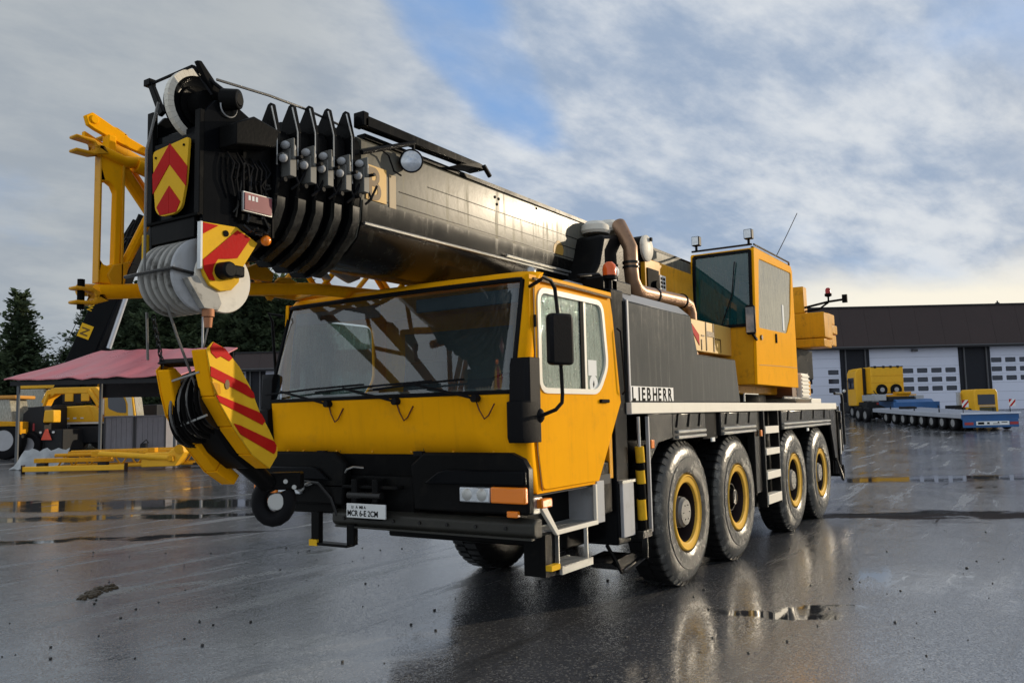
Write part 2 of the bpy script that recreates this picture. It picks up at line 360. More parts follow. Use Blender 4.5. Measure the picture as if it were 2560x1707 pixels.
#--SETTING--
# ---------------------------------------------------------------- ground
def ground_material():
    m = bpy.data.materials.new('wet_asphalt'); m.use_nodes = True; t = NT(m.node_tree); b = t.n['Principled BSDF']
    geo = t.new('ShaderNodeNewGeometry'); P = geo.outputs['Position']
    wv = t.new('ShaderNodeTexNoise'); t.l.new(P, wv.inputs[0]); wv.inputs['Scale'].default_value = .8; wv.inputs['Detail'].default_value = 5
    wc = t.new('ShaderNodeVectorMath', operation='MULTIPLY_ADD'); t.l.new(wv.outputs['Color'], wc.inputs[0]); wc.inputs[1].default_value = (1.5, 1.5, 0); t.l.new(P, wc.inputs[2])
    wp = t.new('ShaderNodeVectorMath', operation='SUBTRACT'); t.l.new(wc.outputs[0], wp.inputs[0]); wp.inputs[1].default_value = (.75, .75, 0)
    WPv = wp.outputs[0]
    def ell(cx, cy, rx, ry, ang, soft=.5):
        mp = t.new('ShaderNodeMapping', vector_type='TEXTURE'); t.l.new(WPv, mp.inputs[0])
        mp.inputs['Location'].default_value = (cx, cy, 0); mp.inputs['Rotation'].default_value = (0, 0, ang); mp.inputs['Scale'].default_value = (rx, ry, 1)
        sp = t.new('ShaderNodeSeparateXYZ'); t.l.new(mp.outputs[0], sp.inputs[0])
        d = t.math('ADD', t.math('MULTIPLY', sp.outputs[0], sp.outputs[0]), t.math('MULTIPLY', sp.outputs[1], sp.outputs[1]))
        return t.ramp(d, 1-soft, 1+soft, 1, 0)
    n_big = t.noise(P, .22, 6, .55, .6); n_mid = t.noise(P, 1.3, 7, .62, .4); n_fine = t.noise(P, 26, 5, .7)
    # streaks drawn across the yard by tyres and sweeping
    sv = t.mapping(P, scale=(.35, 2.4, 1), rot=(0, 0, RD(-62)))
    n_str = t.noise(sv, 1.1, 6, .62, .8)
    puds = [(1.6, 15.6, 7.5, 1.2, RD(-62), .5), (1.2, 11.6, 3.4, .45, RD(-58), .5), (-.6, 9.1, 2.6, .2, RD(-48), .6),
            (6.9, -1.5, 2.6, .55, RD(-60), .4), (-.75, -1.05, .75, .17, RD(-58), .4), (16, -3.5, 7, .9, RD(-57), .5), (13, 5.6, 4, .7, RD(-57), .5)]
    acc = None
    for p in puds:
        e = ell(*p); acc = e if acc is None else t.math('MAXIMUM', acc, e)
    acc = t.math('MULTIPLY', acc, t.ramp(n_mid, .28, .46))
    far = t.math('MULTIPLY', t.ramp(n_str, .60, .66), t.ramp(n_big, .5, .6))
    pud = t.math('MAXIMUM', acc, far)
    # brown muck around a sunken drain, and scattered grit
    muck = t.math('MULTIPLY', ell(-3.12, 5.35, .34, .24, .3, .6), t.ramp(t.noise(P, 9, 5, .7), .35, .6))
    moss = t.math('MULTIPLY', t.math('MAXIMUM', ell(-1.6, 3.55, 2.2, .22, RD(-4), .8), ell(-2.4, 5.0, 1.5, .16, RD(-20), .8)), t.ramp(n_fine, .4, .6))
    gv = t.new('ShaderNodeTexVoronoi'); t.l.new(P, gv.inputs['Vector']); gv.inputs['Scale'].default_value = 70
    stone = t.ramp(gv.outputs['Distance'], .0, .55)
    cell = gv.outputs['Color']; cs = t.new('ShaderNodeSeparateColor'); t.l.new(cell, cs.inputs[0])
    dark_str = t.math('MULTIPLY', t.ramp(t.noise(t.mapping(P, scale=(.22, 2.0, 1), rot=(0, 0, RD(-55)), loc=(3, 7, 0)), 1.0, 7, .66, .5), .52, .66), t.ramp(n_fine, .25, .55))
    c = t.mix(t.ramp(n_big, .3, .7), (.040, .043, .050), (.092, .095, .105))
    c = t.mix(t.math('MULTIPLY', t.ramp(n_mid, .45, .7), .5), c, (.075, .073, .071))
    c = t.mix(t.math('MULTIPLY', t.ramp(cs.outputs[0], .72, .95), .7), c, (.24, .235, .22))
    c = t.mix(t.math('MULTIPLY', t.ramp(cs.outputs[1], .9, .99), .6), c, (.015, .015, .016))
    c = t.mix(t.math('MULTIPLY', pud, .75), c, (.02, .021, .022))
    c = t.mix(t.math('MULTIPLY', moss, .75), c, (.028, .03, .016))
    c = t.mix(muck, c, (.06, .04, .02))
    c = t.mix(t.math('MULTIPLY', dark_str, .6), c, (.020, .020, .021))
    t.put(b, 'Base Color', c)
    wet = t.math('ADD', t.math('MULTIPLY', t.ramp(n_big, .35, .65), .10), t.math('MULTIPLY', t.ramp(n_str, .35, .7), -.07))
    r = t.math('ADD', t.math('ADD', .09, wet), t.math('MULTIPLY', t.ramp(n_mid, .4, .7), .07))
    r = t.math('ADD', r, t.math('MULTIPLY', dark_str, .30))
    r = t.math('ADD', r, t.math('MULTIPLY', t.math('MAXIMUM', moss, muck), .35))
    r = t.math('MULTIPLY', r, t.math('SUBTRACT', 1.0, t.math('MULTIPLY', pud, .9)))
    film = t.math('MULTIPLY', t.math('MAXIMUM', ell(-2.1, -.45, 1.7, .75, RD(-8), .8), t.ramp(n_big, .50, .62)), t.ramp(n_mid, .30, .5))
    r = t.math('MULTIPLY', r, t.math('SUBTRACT', 1.0, t.math('MULTIPLY', film, .62)))
    t.put(b, 'Roughness', r); b.inputs['IOR'].default_value = 2.9
    h = t.math('ADD', t.math('MULTIPLY', stone, -.6), t.math('MULTIPLY', n_fine, .5))
    st = t.math('MULTIPLY', t.math('SUBTRACT', 1.0, t.math('MULTIPLY', pud, .97)), .62)
    st = t.math('MULTIPLY', st, t.math('SUBTRACT', 1.0, t.math('MULTIPLY', film, .6)))
    bp = t.new('ShaderNodeBump', i_Distance=.004); t.put(bp, 'Strength', st); t.put(bp, 'Height', h)
    h2 = t.math('ADD', n_mid, t.math('MULTIPLY', n_str, .7))
    bp2 = t.new('ShaderNodeBump', i_Distance=.016); t.put(bp2, 'Strength', t.math('MULTIPLY', t.math('SUBTRACT', 1.0, pud), .28)); t.put(bp2, 'Height', h2)
    t.l.new(bp2.outputs[0], bp.inputs['Normal']); t.l.new(bp.outputs[0], b.inputs['Normal'])
    return m
def build_ground():
    us = [-900, -300, -120, -80]+[-60+4*i for i in range(31)]+[80, 120, 300, 900]
    vs = [-300, -60, -20, 0, 8, 15]+[15+2.5*i for i in range(1, 31)]+[120, 200, 500, 1500]
    g = G(); pts = [yard(u, v) for v in vs for u in us]; n = len(us)
    g.add(pts, [(j*n+i, j*n+i+1, (j+1)*n+i+1, (j+1)*n+i) for j in range(len(vs)-1) for i in range(n-1)])
    o = obj('ground', g, ground_material(), smooth=180); o['kind'] = 'structure'
build_ground()

# ---------------------------------------------------------------- garages
WALL = mat('dark_wall_cladding', (.012, .013, .018), .6, var=.1)
ROOF = mat('brown_roof_sheet', (.052, .038, .036), .7, var=.18, vs=.6, dirt=.2, dcol=(.05, .045, .04), bump=.2, bs=8)
DOOR = mat('white_door_panel', (.62, .65, .76), .5, var=.04, vs=.8)
TRIM = mat('dark_trim', (.018, .018, .02), .5)
def garage(loc, label, L0, L1, doors, h=5.12, top=8.32, depth=18):
    b = thing('garage', label, 'garage', loc, YR)
    # wall with openings
    holes = [[(d[0], .02), (d[1], .02), (d[1], h-.12), (d[0], h-.12)] for d in doors]
    outer = [(L0, -.3), (L1, -.3), (L1, h), (L0, h)]
    plate('wall', outer, holes, 'y', 0, .35, WALL, b)
    g = G().box(L0, .351, -.3, L1, depth, h)
    obj('rear_wall', g, WALL, b)
    # steep brown roof band leaning back, built as standing-seam sheets
    n = int((L1-L0)/2.0); w = (L1-L0)/n
    for i in range(n):
        x = L0+i*w
        g = G().prism([(-.55, h-.02), (-.45, h-.02), (.30, top), (.20, top)], 'x', x+.006, x+w-.006)
        obj('cladding_sheet', g, ROOF, b)
    obj('fascia', G().box(L0, -.62, h-.16, L1, -.42, h-.025), TRIM, b)
    obj('gutter', G().box(L0, -.66, h-.03, L1, -.56, h+.06), mat('gutter_grey', (.09, .09, .095), .4), b)
    for x in [d[0]-.35 for d in doors]+[d[1]+.35 for d in doors]: obj('downpipe', G().box(x-.05, -.12, .2, x+.05, -.02, h-.1), mat('gutter_grey', (.09, .09, .095), .4), b)
    for d in doors: obj('wall_lamp', G().box((d[0]+d[1])/2-.2, -.25, h-.40, (d[0]+d[1])/2+.2, -.02, h-.22), mat('gutter_grey', (.09, .09, .095), .4), b)
    obj('ridge_cap', G().box(L0, .12, top-.02, L1, .75, top+.10), TRIM, b)
    obj('roof', G().prism([(.31, top-.02), (.6, top-.02), (depth, top-1.2), (depth, h-.2), (.36, h+.002)], 'x', L0+.02, L1-.02), TRIM, b)
    for (x0, x1, cols, rows, kind) in doors:
        d = None; NP = 7
        for k in range(NP):
            z0 = .03+k*(h-.15)/NP; z1 = z0+(h-.15)/NP-.012
            hl = []
            for r in rows:
                if z0 < r < z1:
                    zc = (z0+z1)/2
                    for c in cols: hl.append(round_poly([(c-.42, zc-.19), (c+.42, zc-.19), (c+.42, zc+.19), (c-.42, zc+.19)], .06, 2))
            o = plate('door_panel', [(x0+.03, z0), (x1-.03, z0), (x1-.03, z1), (x0+.03, z1)], hl, 'y', .08, .14, DOOR, b)
            for hh in hl:
                xs = [q[0] for q in hh]; zs = [q[1] for q in hh]
                obj('pane', G().box(min(xs)-.02, .145, min(zs)-.02, max(xs)+.02, .16, max(zs)+.02), GLSD, o)
        obj('door_backing', G().box(x0, .18, 0, x1, .22, h-.12), TRIM, b)
    return b
# main garage: three doors in view, dark piers between
base = yard(0, 65)
cB = [28.95+1.12*i for i in range(6)]; cC = [38.2+1.12*i for i in range(6)]
rz_ = lambda z: z-1.375
garage(base, 'long brown-roofed garage with white sectional doors behind the low-loader', 12, 60,
       [(19.0, 25.9, [19.9, 21, 22.1, 23.2, 25.3], [3.2, 2.5, 1.8], 0),
        (28.16, 35.25, cB, [3.2, 2.5, 1.8], 0),
        (37.7, 44.8, cC, [3.9, 3.2, 2.5], 0), (47.4, 54.5, [48.2+1.12*i for i in range(6)], [3.9, 3.2, 2.5], 0)])
garage(yard(0, 63.5), 'low brown garage far behind the crane, partly hidden by the hook block', -21.5, -7,
       [(-21.2, -20.55, [], [], 0), (-19.1, -16.0, [], [], 0), (-14, -9, [], [], 0)], h=4.45, top=5.75, depth=4)

# ---------------------------------------------------------------- conifers
BARK = mat('bark', (.055, .04, .03), .9)
def needle_mat():
    m = bpy.data.materials.new('pine_needles'); m.use_nodes = True; t = NT(m.node_tree); b = t.n['Principled BSDF']
    tc = t.new('ShaderNodeTexCoord'); oi = t.new('ShaderNodeObjectInfo')
    n = t.noise(tc.outputs['Object'], .9, 5, .7)
    c = t.mix(t.ramp(n, .35, .7), (.045, .070, .040), (.165, .215, .105))
    c = t.mix(t.math('MULTIPLY', oi.outputs['Random'], .5), c, (.06, .085, .055))
    t.put(b, 'Base Color', c); b.inputs['Roughness'].default_value = .7
    tl = t.new('ShaderNodeBsdfTranslucent'); t.l.new(c, tl.inputs[0]); mx = t.new('ShaderNodeMixShader'); mx.inputs[0].default_value = .45
    t.l.new(b.outputs[0], mx.inputs[1]); t.l.new(tl.outputs[0], mx.inputs[2]); t.l.new(mx.outputs[0], t.n['Material Output'].inputs['Surface'])
    b.inputs['Specular IOR Level'].default_value = .2
    return m
NEED = needle_mat()
def crown_mesh(seed, H, spread, pine):
    r = random.Random(seed); g = G(); z = H*(.10 if not pine else .16)
    while z < H*.985:
        f = (z/H); R = spread*(((1-f)**.62)*1.0+.05)
        if pine: R = spread*1.08*min(1, (1.02-f)*2.3)**.8*(.72+.28*sin(f*19+seed))
        nb = max(4, int(9-4*f)); a0 = r.random()*6.28
        for k in range(nb):
            a = a0+k*6.283/nb+r.uniform(-.35, .35); L = max(.35, R*r.uniform(.5, 1.12)); droop = r.uniform(-.22, .10)+(.55*f if pine else .25*f)
            m = max(2, int(L/.30))
            for j in range(m):
                q = (j+r.random())/m; d = L*q; zz = z+d*droop+r.uniform(-.15, .15)
                for _ in range(5):
                    w = .36*(1.15-q*.45)*r.uniform(.6, 1.4)
                    c = Vector((cos(a)*d, sin(a)*d, zz))+Vector((r.uniform(-1, 1), r.uniform(-1, 1), r.uniform(-.5, .5)))*w*1.2
                    ang = a+r.uniform(-1.3, 1.3); v1 = Vector((cos(ang), sin(ang), r.uniform(.0, .9)))*w*r.uniform(.8, 1.4)
                    v2 = Vector((-sin(ang), cos(ang), r.uniform(-.7, .7)))*w*.42
                    g.add([c-v2*.8, c+v1*.45-v2, c+v1, c+v1*.45+v2, c+v2*.8], [(0, 1, 2, 3, 4)])
        z += r.uniform(.26, .42)*(1.1-f*.35)
    bm = bmesh.new(); vs = [bm.verts.new(v) for v in g.v]
    for f in g.f: bm.faces.new([vs[i] for i in f])
    me = bpy.data.meshes.new('crown'); bm.to_mesh(me); bm.free(); me.materials.append(NEED); return me
def trunk_mesh(seed, H):
    r = random.Random(seed); g = G()
    g.tube([(r.uniform(-.08, .08), r.uniform(-.08, .08), H*t_) for t_ in (-.03, .2, .45, .7, .98)], .16)
    o = len(g.v); n = 8
    g.v = [(x*(1.25-z/H*1.1), y*(1.25-z/H*1.1), z) for x, y, z in g.v]
    for k in range(14):
        z = H*r.uniform(.15, .9); a = r.random()*6.28; L = 1.6*(1-z/H)+.4
        g.cyl((0, 0, z), (cos(a)*L, sin(a)*L, z+L*.15), .04, .01, 5)
    bm = bmesh.new(); vs = [bm.verts.new(v) for v in g.v]
    for f in g.f: bm.faces.new([vs[i] for i in f])
    return finish_mesh('trunk', bm, BARK)
def build_trees():
    vars_ = [(crown_mesh(10+i, 14, 2.7+.25*(i % 3), i % 2 == 0), trunk_mesh(30+i, 13.6)) for i in range(5)]
    def top(u):
        pts = [(-60, 11), (-46, 10.5), (-44.2, 11.5), (-42.6, 14.9), (-41, 11.2), (-38.5, 12.3), (-36, 12.6), (-33, 15.6), (-22, 17), (-18.5, 15.5), (-17, 13)]
        for (a, b), (c, d) in zip(pts, pts[1:]):
            if a <= u <= c: return b+(d-b)*(u-a)/(c-a)
        return 12
    spots = []
    for v, step, fac in ((72, 2.5, 1.0), (77, 3.1, .93), (83, 3.5, 1.0)):
        u = -58+random.uniform(0, 1)
        while u < -17.5:
            spots.append((u+random.uniform(-.5, .5), v+random.uniform(-1, 1), fac)); u += step
    spots.append((-42.6, 71.0, 1.0))
    spots.sort()
    n = len(spots); k = 0; labels = {}; cls = {}
    for u, v, fac in spots:
        if u == -42.6: continue
        px = 1280+u/v*2062
        row = 'front' if v < 74.5 else ('middle' if v < 80 else 'back')
        place = ('left of the tall pine' if px < 40 else 'between tall pine and raised boom' if px < 190 else
                 'behind the raised black boom' if px < 330 else 'behind the hook block ropes' if px < 470 else 'right of the hook block' if px < 680 else 'mostly hidden by the cab')
        cls.setdefault((row, place), []).append((px, u, v))
    for (row, place), m in cls.items():
        m.sort()
        for j, (px, u, v) in enumerate(m):
            labels[(u, v)] = ('only' if len(m) == 1 else ('leftmost', 'second', 'third', 'fourth', 'fifth', 'sixth', 'seventh', 'eighth')[j])+' dark conifer in the '+row+' row '+place
    for i, (u, v, fac) in enumerate(spots):
        uu = u*72/v; t_ = top(uu); pz = yard(u, v)
        H = (t_-1.75)*v/72+1.75-pz.z; H *= fac*random.uniform(.86, 1.0) if not (u == -42.6) else 1
        if u != -42.6 and abs(uu+42.6) < 2.3: H *= .74
        if abs(uu+40.2) < 1.5: H *= .78
        hero = (u == -42.6)
        lab = 'tallest ragged pine standing alone above the treeline at far left' if hero else labels[(u, v)]
        o = thing('pine_tree' if hero else 'conifer_tree', lab, 'tree', pz, random.random()*6.28, None if hero else 'conifers in the wood behind the yard')
        cm, tm = vars_[i % 5]
        s = H/14
        c = link('crown', cm, o); wd = 1.3 if hero else 1.05; c.scale = (max(s, .82)*wd, max(s, .82)*wd, s)
        tr = link('trunk', tm, o); tr.scale = (s, s, s)
build_trees()
UND = None
def undergrowth():
    r = random.Random(5); g = G()
    for i in range(30000):
        u = r.uniform(-60, -15); v = r.uniform(67.5, 88); z = rise(v)+r.uniform(0, 8.2)*(.7+.2*sin(u*.9)+.1*sin(u*2.3)); w = r.uniform(.16, .36)
        c = yard(u, v, z); a = r.random()*6.28; v1 = Vector((cos(a), sin(a), r.uniform(-.2, .8)))*w; v2 = Vector((-sin(a), cos(a), r.uniform(-.5, .5)))*w*.5
        g.add([c-v2, c+v1-v2*.6, c+v1*1.3, c+v1+v2*.6, c+v2], [(0, 1, 2, 3, 4)])
    o = obj('undergrowth', g, NEED, smooth=0); tag(o, 'dark shrubby undergrowth filling the foot of the wood', 'undergrowth'); o['kind'] = 'stuff'
undergrowth()
# ================================================================ THE CRANE
CR = thing('mobile_crane', 'big yellow four-axle mobile crane with black telescopic boom, parked mid yard', 'crane', (2.1, 1.31, 0), world=True)
WD = 2.62
def xf_(z):    # front face of the cab by height
    pts = [(1.15, -3.10), (1.48, -3.15), (1.92, -3.19), (2.775, -3.01), (2.84, -2.95)]
    for (a, b), (c, d) in zip(pts, pts[1:]):
        if a <= z <= c: return b+(d-b)*(z-a)/(c-a)
    return -3.1 if z < 1.2 else -2.96
def flare(z): return .02+.09*min(1, max(0, (2.8-z)/.87))      # the off side leans out toward the waist
def front_cols(z, off=0):
    r = .15; cols = []; x0 = xf_(z)+off
    for k in range(7):
        t_ = k/6*pi/2; cols.append((x0+r-r*sin(t_), r-r*cos(t_)))
    m = 10; near = cols
    mid = [(x0, r+(WD-2*r)*k/m) for k in range(1, m)]
    far = [(x, WD-y) for x, y in reversed(near)]
    out = near+mid+far
    return [(x-.045*(1-((y-WD/2)/(WD/2))**2), y+flare(z)*max(0, y)/WD, z) for x, y in out]
def build_cab():
    zs = [1.475, 1.66, 1.89, 1.915, 2.2, 2.5, 2.775, 2.81, 2.835]
    rows = [front_cols(z) for z in zs]; n = len(rows[0]); bm = bmesh.new()
    V = [[bm.verts.new(p) for p in r] for r in rows]
    for j in range(len(zs)-1):
        for i in range(n-1):
            if 3 <= j <= 5 and 4 <= i < n-4: continue
            bm.faces.new((V[j][i], V[j][i+1], V[j+1][i+1], V[j+1][i]))
    lows = [front_cols(z) for z in (1.19, 1.33)]
    for c0, c1 in ((0, 6), (n-7, n-1)):
        L = [[bm.verts.new(r[i]) for i in range(c0, c1+1)] for r in lows]+[[V[0][i] for i in range(c0, c1+1)]]
        for j in range(2):
            for i in range(c1-c0): bm.faces.new((L[j][i], L[j][i+1], L[j+1][i+1], L[j+1][i]))
    me = finish_mesh('front_shell', bm, YEL); body = link('cab_front_shell', me, CR)
    so = body.modifiers.new('thickness', 'SOLIDIFY'); so.thickness = .035; so.offset = -1
    # windscreen with black rubber surround
    zs2 = [1.915, 2.2, 2.5, 2.775]; rows = [front_cols(z, .018)[4:n-3] for z in zs2]; g = G(); k = len(rows[0])
    g.add([p for r in rows for p in r], [(j*k+i, j*k+i+1, (j+1)*k+i+1, (j+1)*k+i) for j in range(3) for i in range(k-1)])
    ws = obj('windscreen', g, GLS, CR, smooth=180)
    rim = [Vector(p) for p in front_cols(1.925, .006)[4:n-3]]; rimt = [Vector(p) for p in front_cols(2.768, .006)[4:n-3]]
    side0 = [Vector(front_cols(z, .006)[4]) for z in (1.925, 2.2, 2.5, 2.768)]; side1 = [Vector(front_cols(z, .006)[n-4]) for z in (1.925, 2.2, 2.5, 2.768)]
    g = G()
    for ln in (rim, rimt, side0, side1): g.tube(ln, .018, 6)
    obj('rubber_seal', g, RUB, ws)
    # roof, rear wall, floor
    g = G().box(-2.86, .0, 2.76, -1.64, WD, 2.815)
    tp = front_cols(2.835)
    g.add([(p[0], p[1], 2.833) for p in tp]+[(-2.84, WD, 2.833), (-2.84, 0, 2.833)], [tuple(range(len(tp)+2))])
    obj('cab_roof', g, YEL, CR, .012)
    obj('roof_hatch', G().box(-2.5, .9, 2.816, -1.95, 1.7, 2.86), YELD, CR, .01)
    obj('cab_rear_wall', G().box(-1.70, .04, 1.2, -1.64, WD-.04, 2.76), YELD, CR)
    obj('cab_floor', G().box(-3.05, .04, 1.16, -1.7, WD-.04, 1.24), INT, CR)
    # sides
    side = [(-3.0, 1.475), (-3.0, 2.80), (-1.66, 2.80), (-1.61, 2.6), (-1.50, 1.85), (-1.98, 1.18), (-2.96, 1.18), (-3.06, 1.40)]
    win = round_poly([(-2.90, 2.685), (-1.87, 2.685), (-1.80, 2.16), (-1.97, 1.945), (-2.90, 1.945)], .09)
    for y0, y1, nm in ((0.012, .05, 'near'), (WD-.05, WD-.012, 'far')):
        sp_ = plate('side_panel', side, [inset(win, .02)], 'y', y0, y1, YEL, CR)
        if nm == 'far':
            for vv in sp_.data.vertices: vv.co.y += flare(vv.co.z)
    dooro = round_poly([(-2.955, 2.735), (-1.70, 2.735), (-1.66, 2.6), (-1.545, 1.86), (-2.0, 1.205), (-2.90, 1.205), (-2.955, 1.5)], .05, 3)
    d = plate('door', dooro, [inset(win, .012)], 'y', -.006, .014, YEL, CR, .006)
    plate('window_frame', inset(win, .030), [inset(win, -.012)], 'y', -.016, .02, WHT, d)
    g = G().box(-2.245, -.006, 1.95, -2.195, .012, 2.68); obj('window_bar', g, PBLK, d)
    g = G().box(-2.19, -.008, 1.95, -2.155, .014, 2.68); obj('window_bar', g, WHT, d)
    obj('side_pane', G().prism(inset(win, .0), 'y', .004, .008), GLSW, d)
    obj('handle', G().box(-1.95, -.03, 1.845, -1.80, -.0, 1.875).box(-1.80, -.012, 1.85, -1.76, -.0, 1.87), PBLK, d, .008)
    obj('sticker', G().box(-2.12, .0005, 2.07, -1.97, .003, 2.20), PAPER, d)
    g = G().lathe([(.075, 0), (.075, .003)], (-2.03, .003, 2.0), (0, -1, 0), 20); s = obj('round_sticker', g, PAPER, d)
    obj('sticker_print', G().prism([(-2.035, 1.97), (-2.02, 2.0), (-2.03, 2.03), (-2.045, 2.0)], 'y', -.002, -.0005), PBLK, d)
    fp_ = obj('side_pane', G().prism(win, 'y', WD-.03, WD-.024), GLSW, CR)
    for vv in fp_.data.vertices: vv.co.y += flare(vv.co.z)
    # black gutter over the door and white drip rail
    obj('drip_rail', G().tube([(-2.98, -.01, 2.765), (-2.4, -.012, 2.768), (-1.68, -.01, 2.762)], .012, 6), PBRN, CR)
    # air snorkel strips at the front corners
    for y, s in ((-.03, 1), (WD+.08, -1)):
        g = G().loft([[(x, y+s*yy, z) for x, yy in ((-3.24+dx, .11), (-3.24+dx, -.02), (-3.17, -.05), (-3.02, -.045), (-3.02, .0), (-3.10, .11))] for z, dx in ((1.56, .02), (1.60, 0), (1.85, 0), (1.86, .035), (2.12, .05), (2.17, .07))])
        obj('air_guide', g, RUB, CR, .008)
    return body
build_cab()
def build_cab_interior():
    g = G().prism([(-3.08, 1.75), (-3.08, 1.93), (-2.95, 1.97), (-2.72, 1.95), (-2.60, 1.82), (-2.60, 1.6), (-2.8, 1.5)], 'y', .08, WD-.08)
    d = obj('dashboard', g, DASH, CR, .01)
    obj('instrument_hood', G().prism([(-2.92, 1.95), (-2.9, 2.05), (-2.66, 2.03), (-2.62, 1.9)], 'y', .32, .95), INT, d, .01)
    obj('paper_sheet', G().box(-3.02, 1.9, 1.965, -2.86, 2.25, 1.972, .3), PAPER, d)
    g = G().lathe([(.21, -.012), (.225, 0), (.21, .012), (.195, 0)], (-2.48, .62, 2.0), (-.55, 0, .83), 28, True)
    g.cyl((-2.48, .62, 2.0), (-2.6, .62, 1.8), .03).box(-2.69, .60, 1.985, -2.28, .64, 2.0)
    obj('steering_wheel', g, RUB, CR)
    for y in (.62, 1.95):
        g = G().box(-2.35, y-.24, 1.45, -1.88, y+.24, 1.60).prism([(-1.98, 1.55), (-1.86, 1.58), (-1.76, 2.3), (-1.88, 2.3)], 'y', y-.23, y+.23)
        g.prism([(-1.87, 2.3), (-1.80, 2.32), (-1.78, 2.5), (-1.86, 2.5)], 'y', y-.13, y+.13).box(-2.3, y-.18, 1.24, -1.95, y+.18, 1.45)
        obj('seat', g, SEAT, CR, .03)
    g = G().box(-3.0, .12, 2.60, -2.97, 1.1, 2.71).box(-3.0, 1.5, 2.60, -2.97, WD-.12, 2.71); obj('sun_visor', g, SEAT, CR, .01)
    g = G().box(-2.60, 1.15, 1.24, -2.1, 1.45, 1.75); obj('engine_cover', g, INT, CR, .03)
    obj('rear_window_blind', G().box(-1.72, 1.0, 2.1, -1.705, 2.3, 2.6), DASH, CR)
    obj('interior_mirror', G().box(-3.0, 1.98, 2.60, -2.97, 2.2, 2.68), LENS, CR, .01)
build_cab_interior()
def build_cab_trim():
    # panel joints, grab handle, bolts and small marks on the front panel
    for y in (.88, 1.76):
        a = front_cols(1.5); x = min(q[0] for q in a if abs(q[1]-y) < .15)-.0015
        obj('panel_joint', G().box(x, y-.003, 1.49, x+.01, y+.003, 1.88), PBRN, CR)
    for y in (.25, .6, 1.0, 1.4, 1.8, 2.2, 2.4):
        a = front_cols(1.5); x = min((abs(q[1]-y), q[0]) for q in a)[1]
        obj('panel_screw', G().cyl((x+.004, y, 1.495), (x-.006, y, 1.495), .010, n=8), YELD, CR)
    obj('door_seam', G().tube([(-2.965, -.003, 2.70), (-2.965, -.003, 1.5), (-2.91, -.003, 1.20)], .004, 4), PBRN, CR)
    for z in (2.45, 1.62): obj('door_hinge', G().cyl((-2.975, -.015, z-.045), (-2.975, -.015, z+.045), .012, n=8), RUB, CR)
    obj('grab_rail', G().tube([(-1.60, -.02, 2.5), (-1.59, -.05, 2.47), (-1.53, -.05, 1.95), (-1.53, -.02, 1.92)], .009, 6), RUB, CR)
build_cab_trim()
def build_wipers():
    for y, (b0, b1) in zip((1.84, 1.10, .34), ((2.62, 1.45), (2.0, .75), (1.35, .45))):
        x = -3.255
        arm = G().cyl((x+.03, y, 1.885), (x-.03, y, 1.885), .028, n=10).tube([(x-.02, y, 1.885), (x-.03, y+.12, 1.915), (x-.015, y+.55, 2.005)], .011, 6)
        w = obj('wiper', arm, RUB, CR)
        e = G().tube([(x+.015, b0, 1.985), (x-.004, (b0+b1)/2, 2.012), (x+.015, b1, 2.03)], .009, 5)
        obj('wiper_blade', e, RUB, w)
        g = G().tube([(x+.03, y+.02, 1.875), (x+.018, y-.02, 1.80), (x+.016, y-.065, 1.735), (x+.02, y-.10, 1.76), (x+.026, y-.15, 1.845)], .006, 5)
        obj('washer_hose', g, mat('hose_red_brown', (.10, .02, .012), .5), w)
build_wipers()
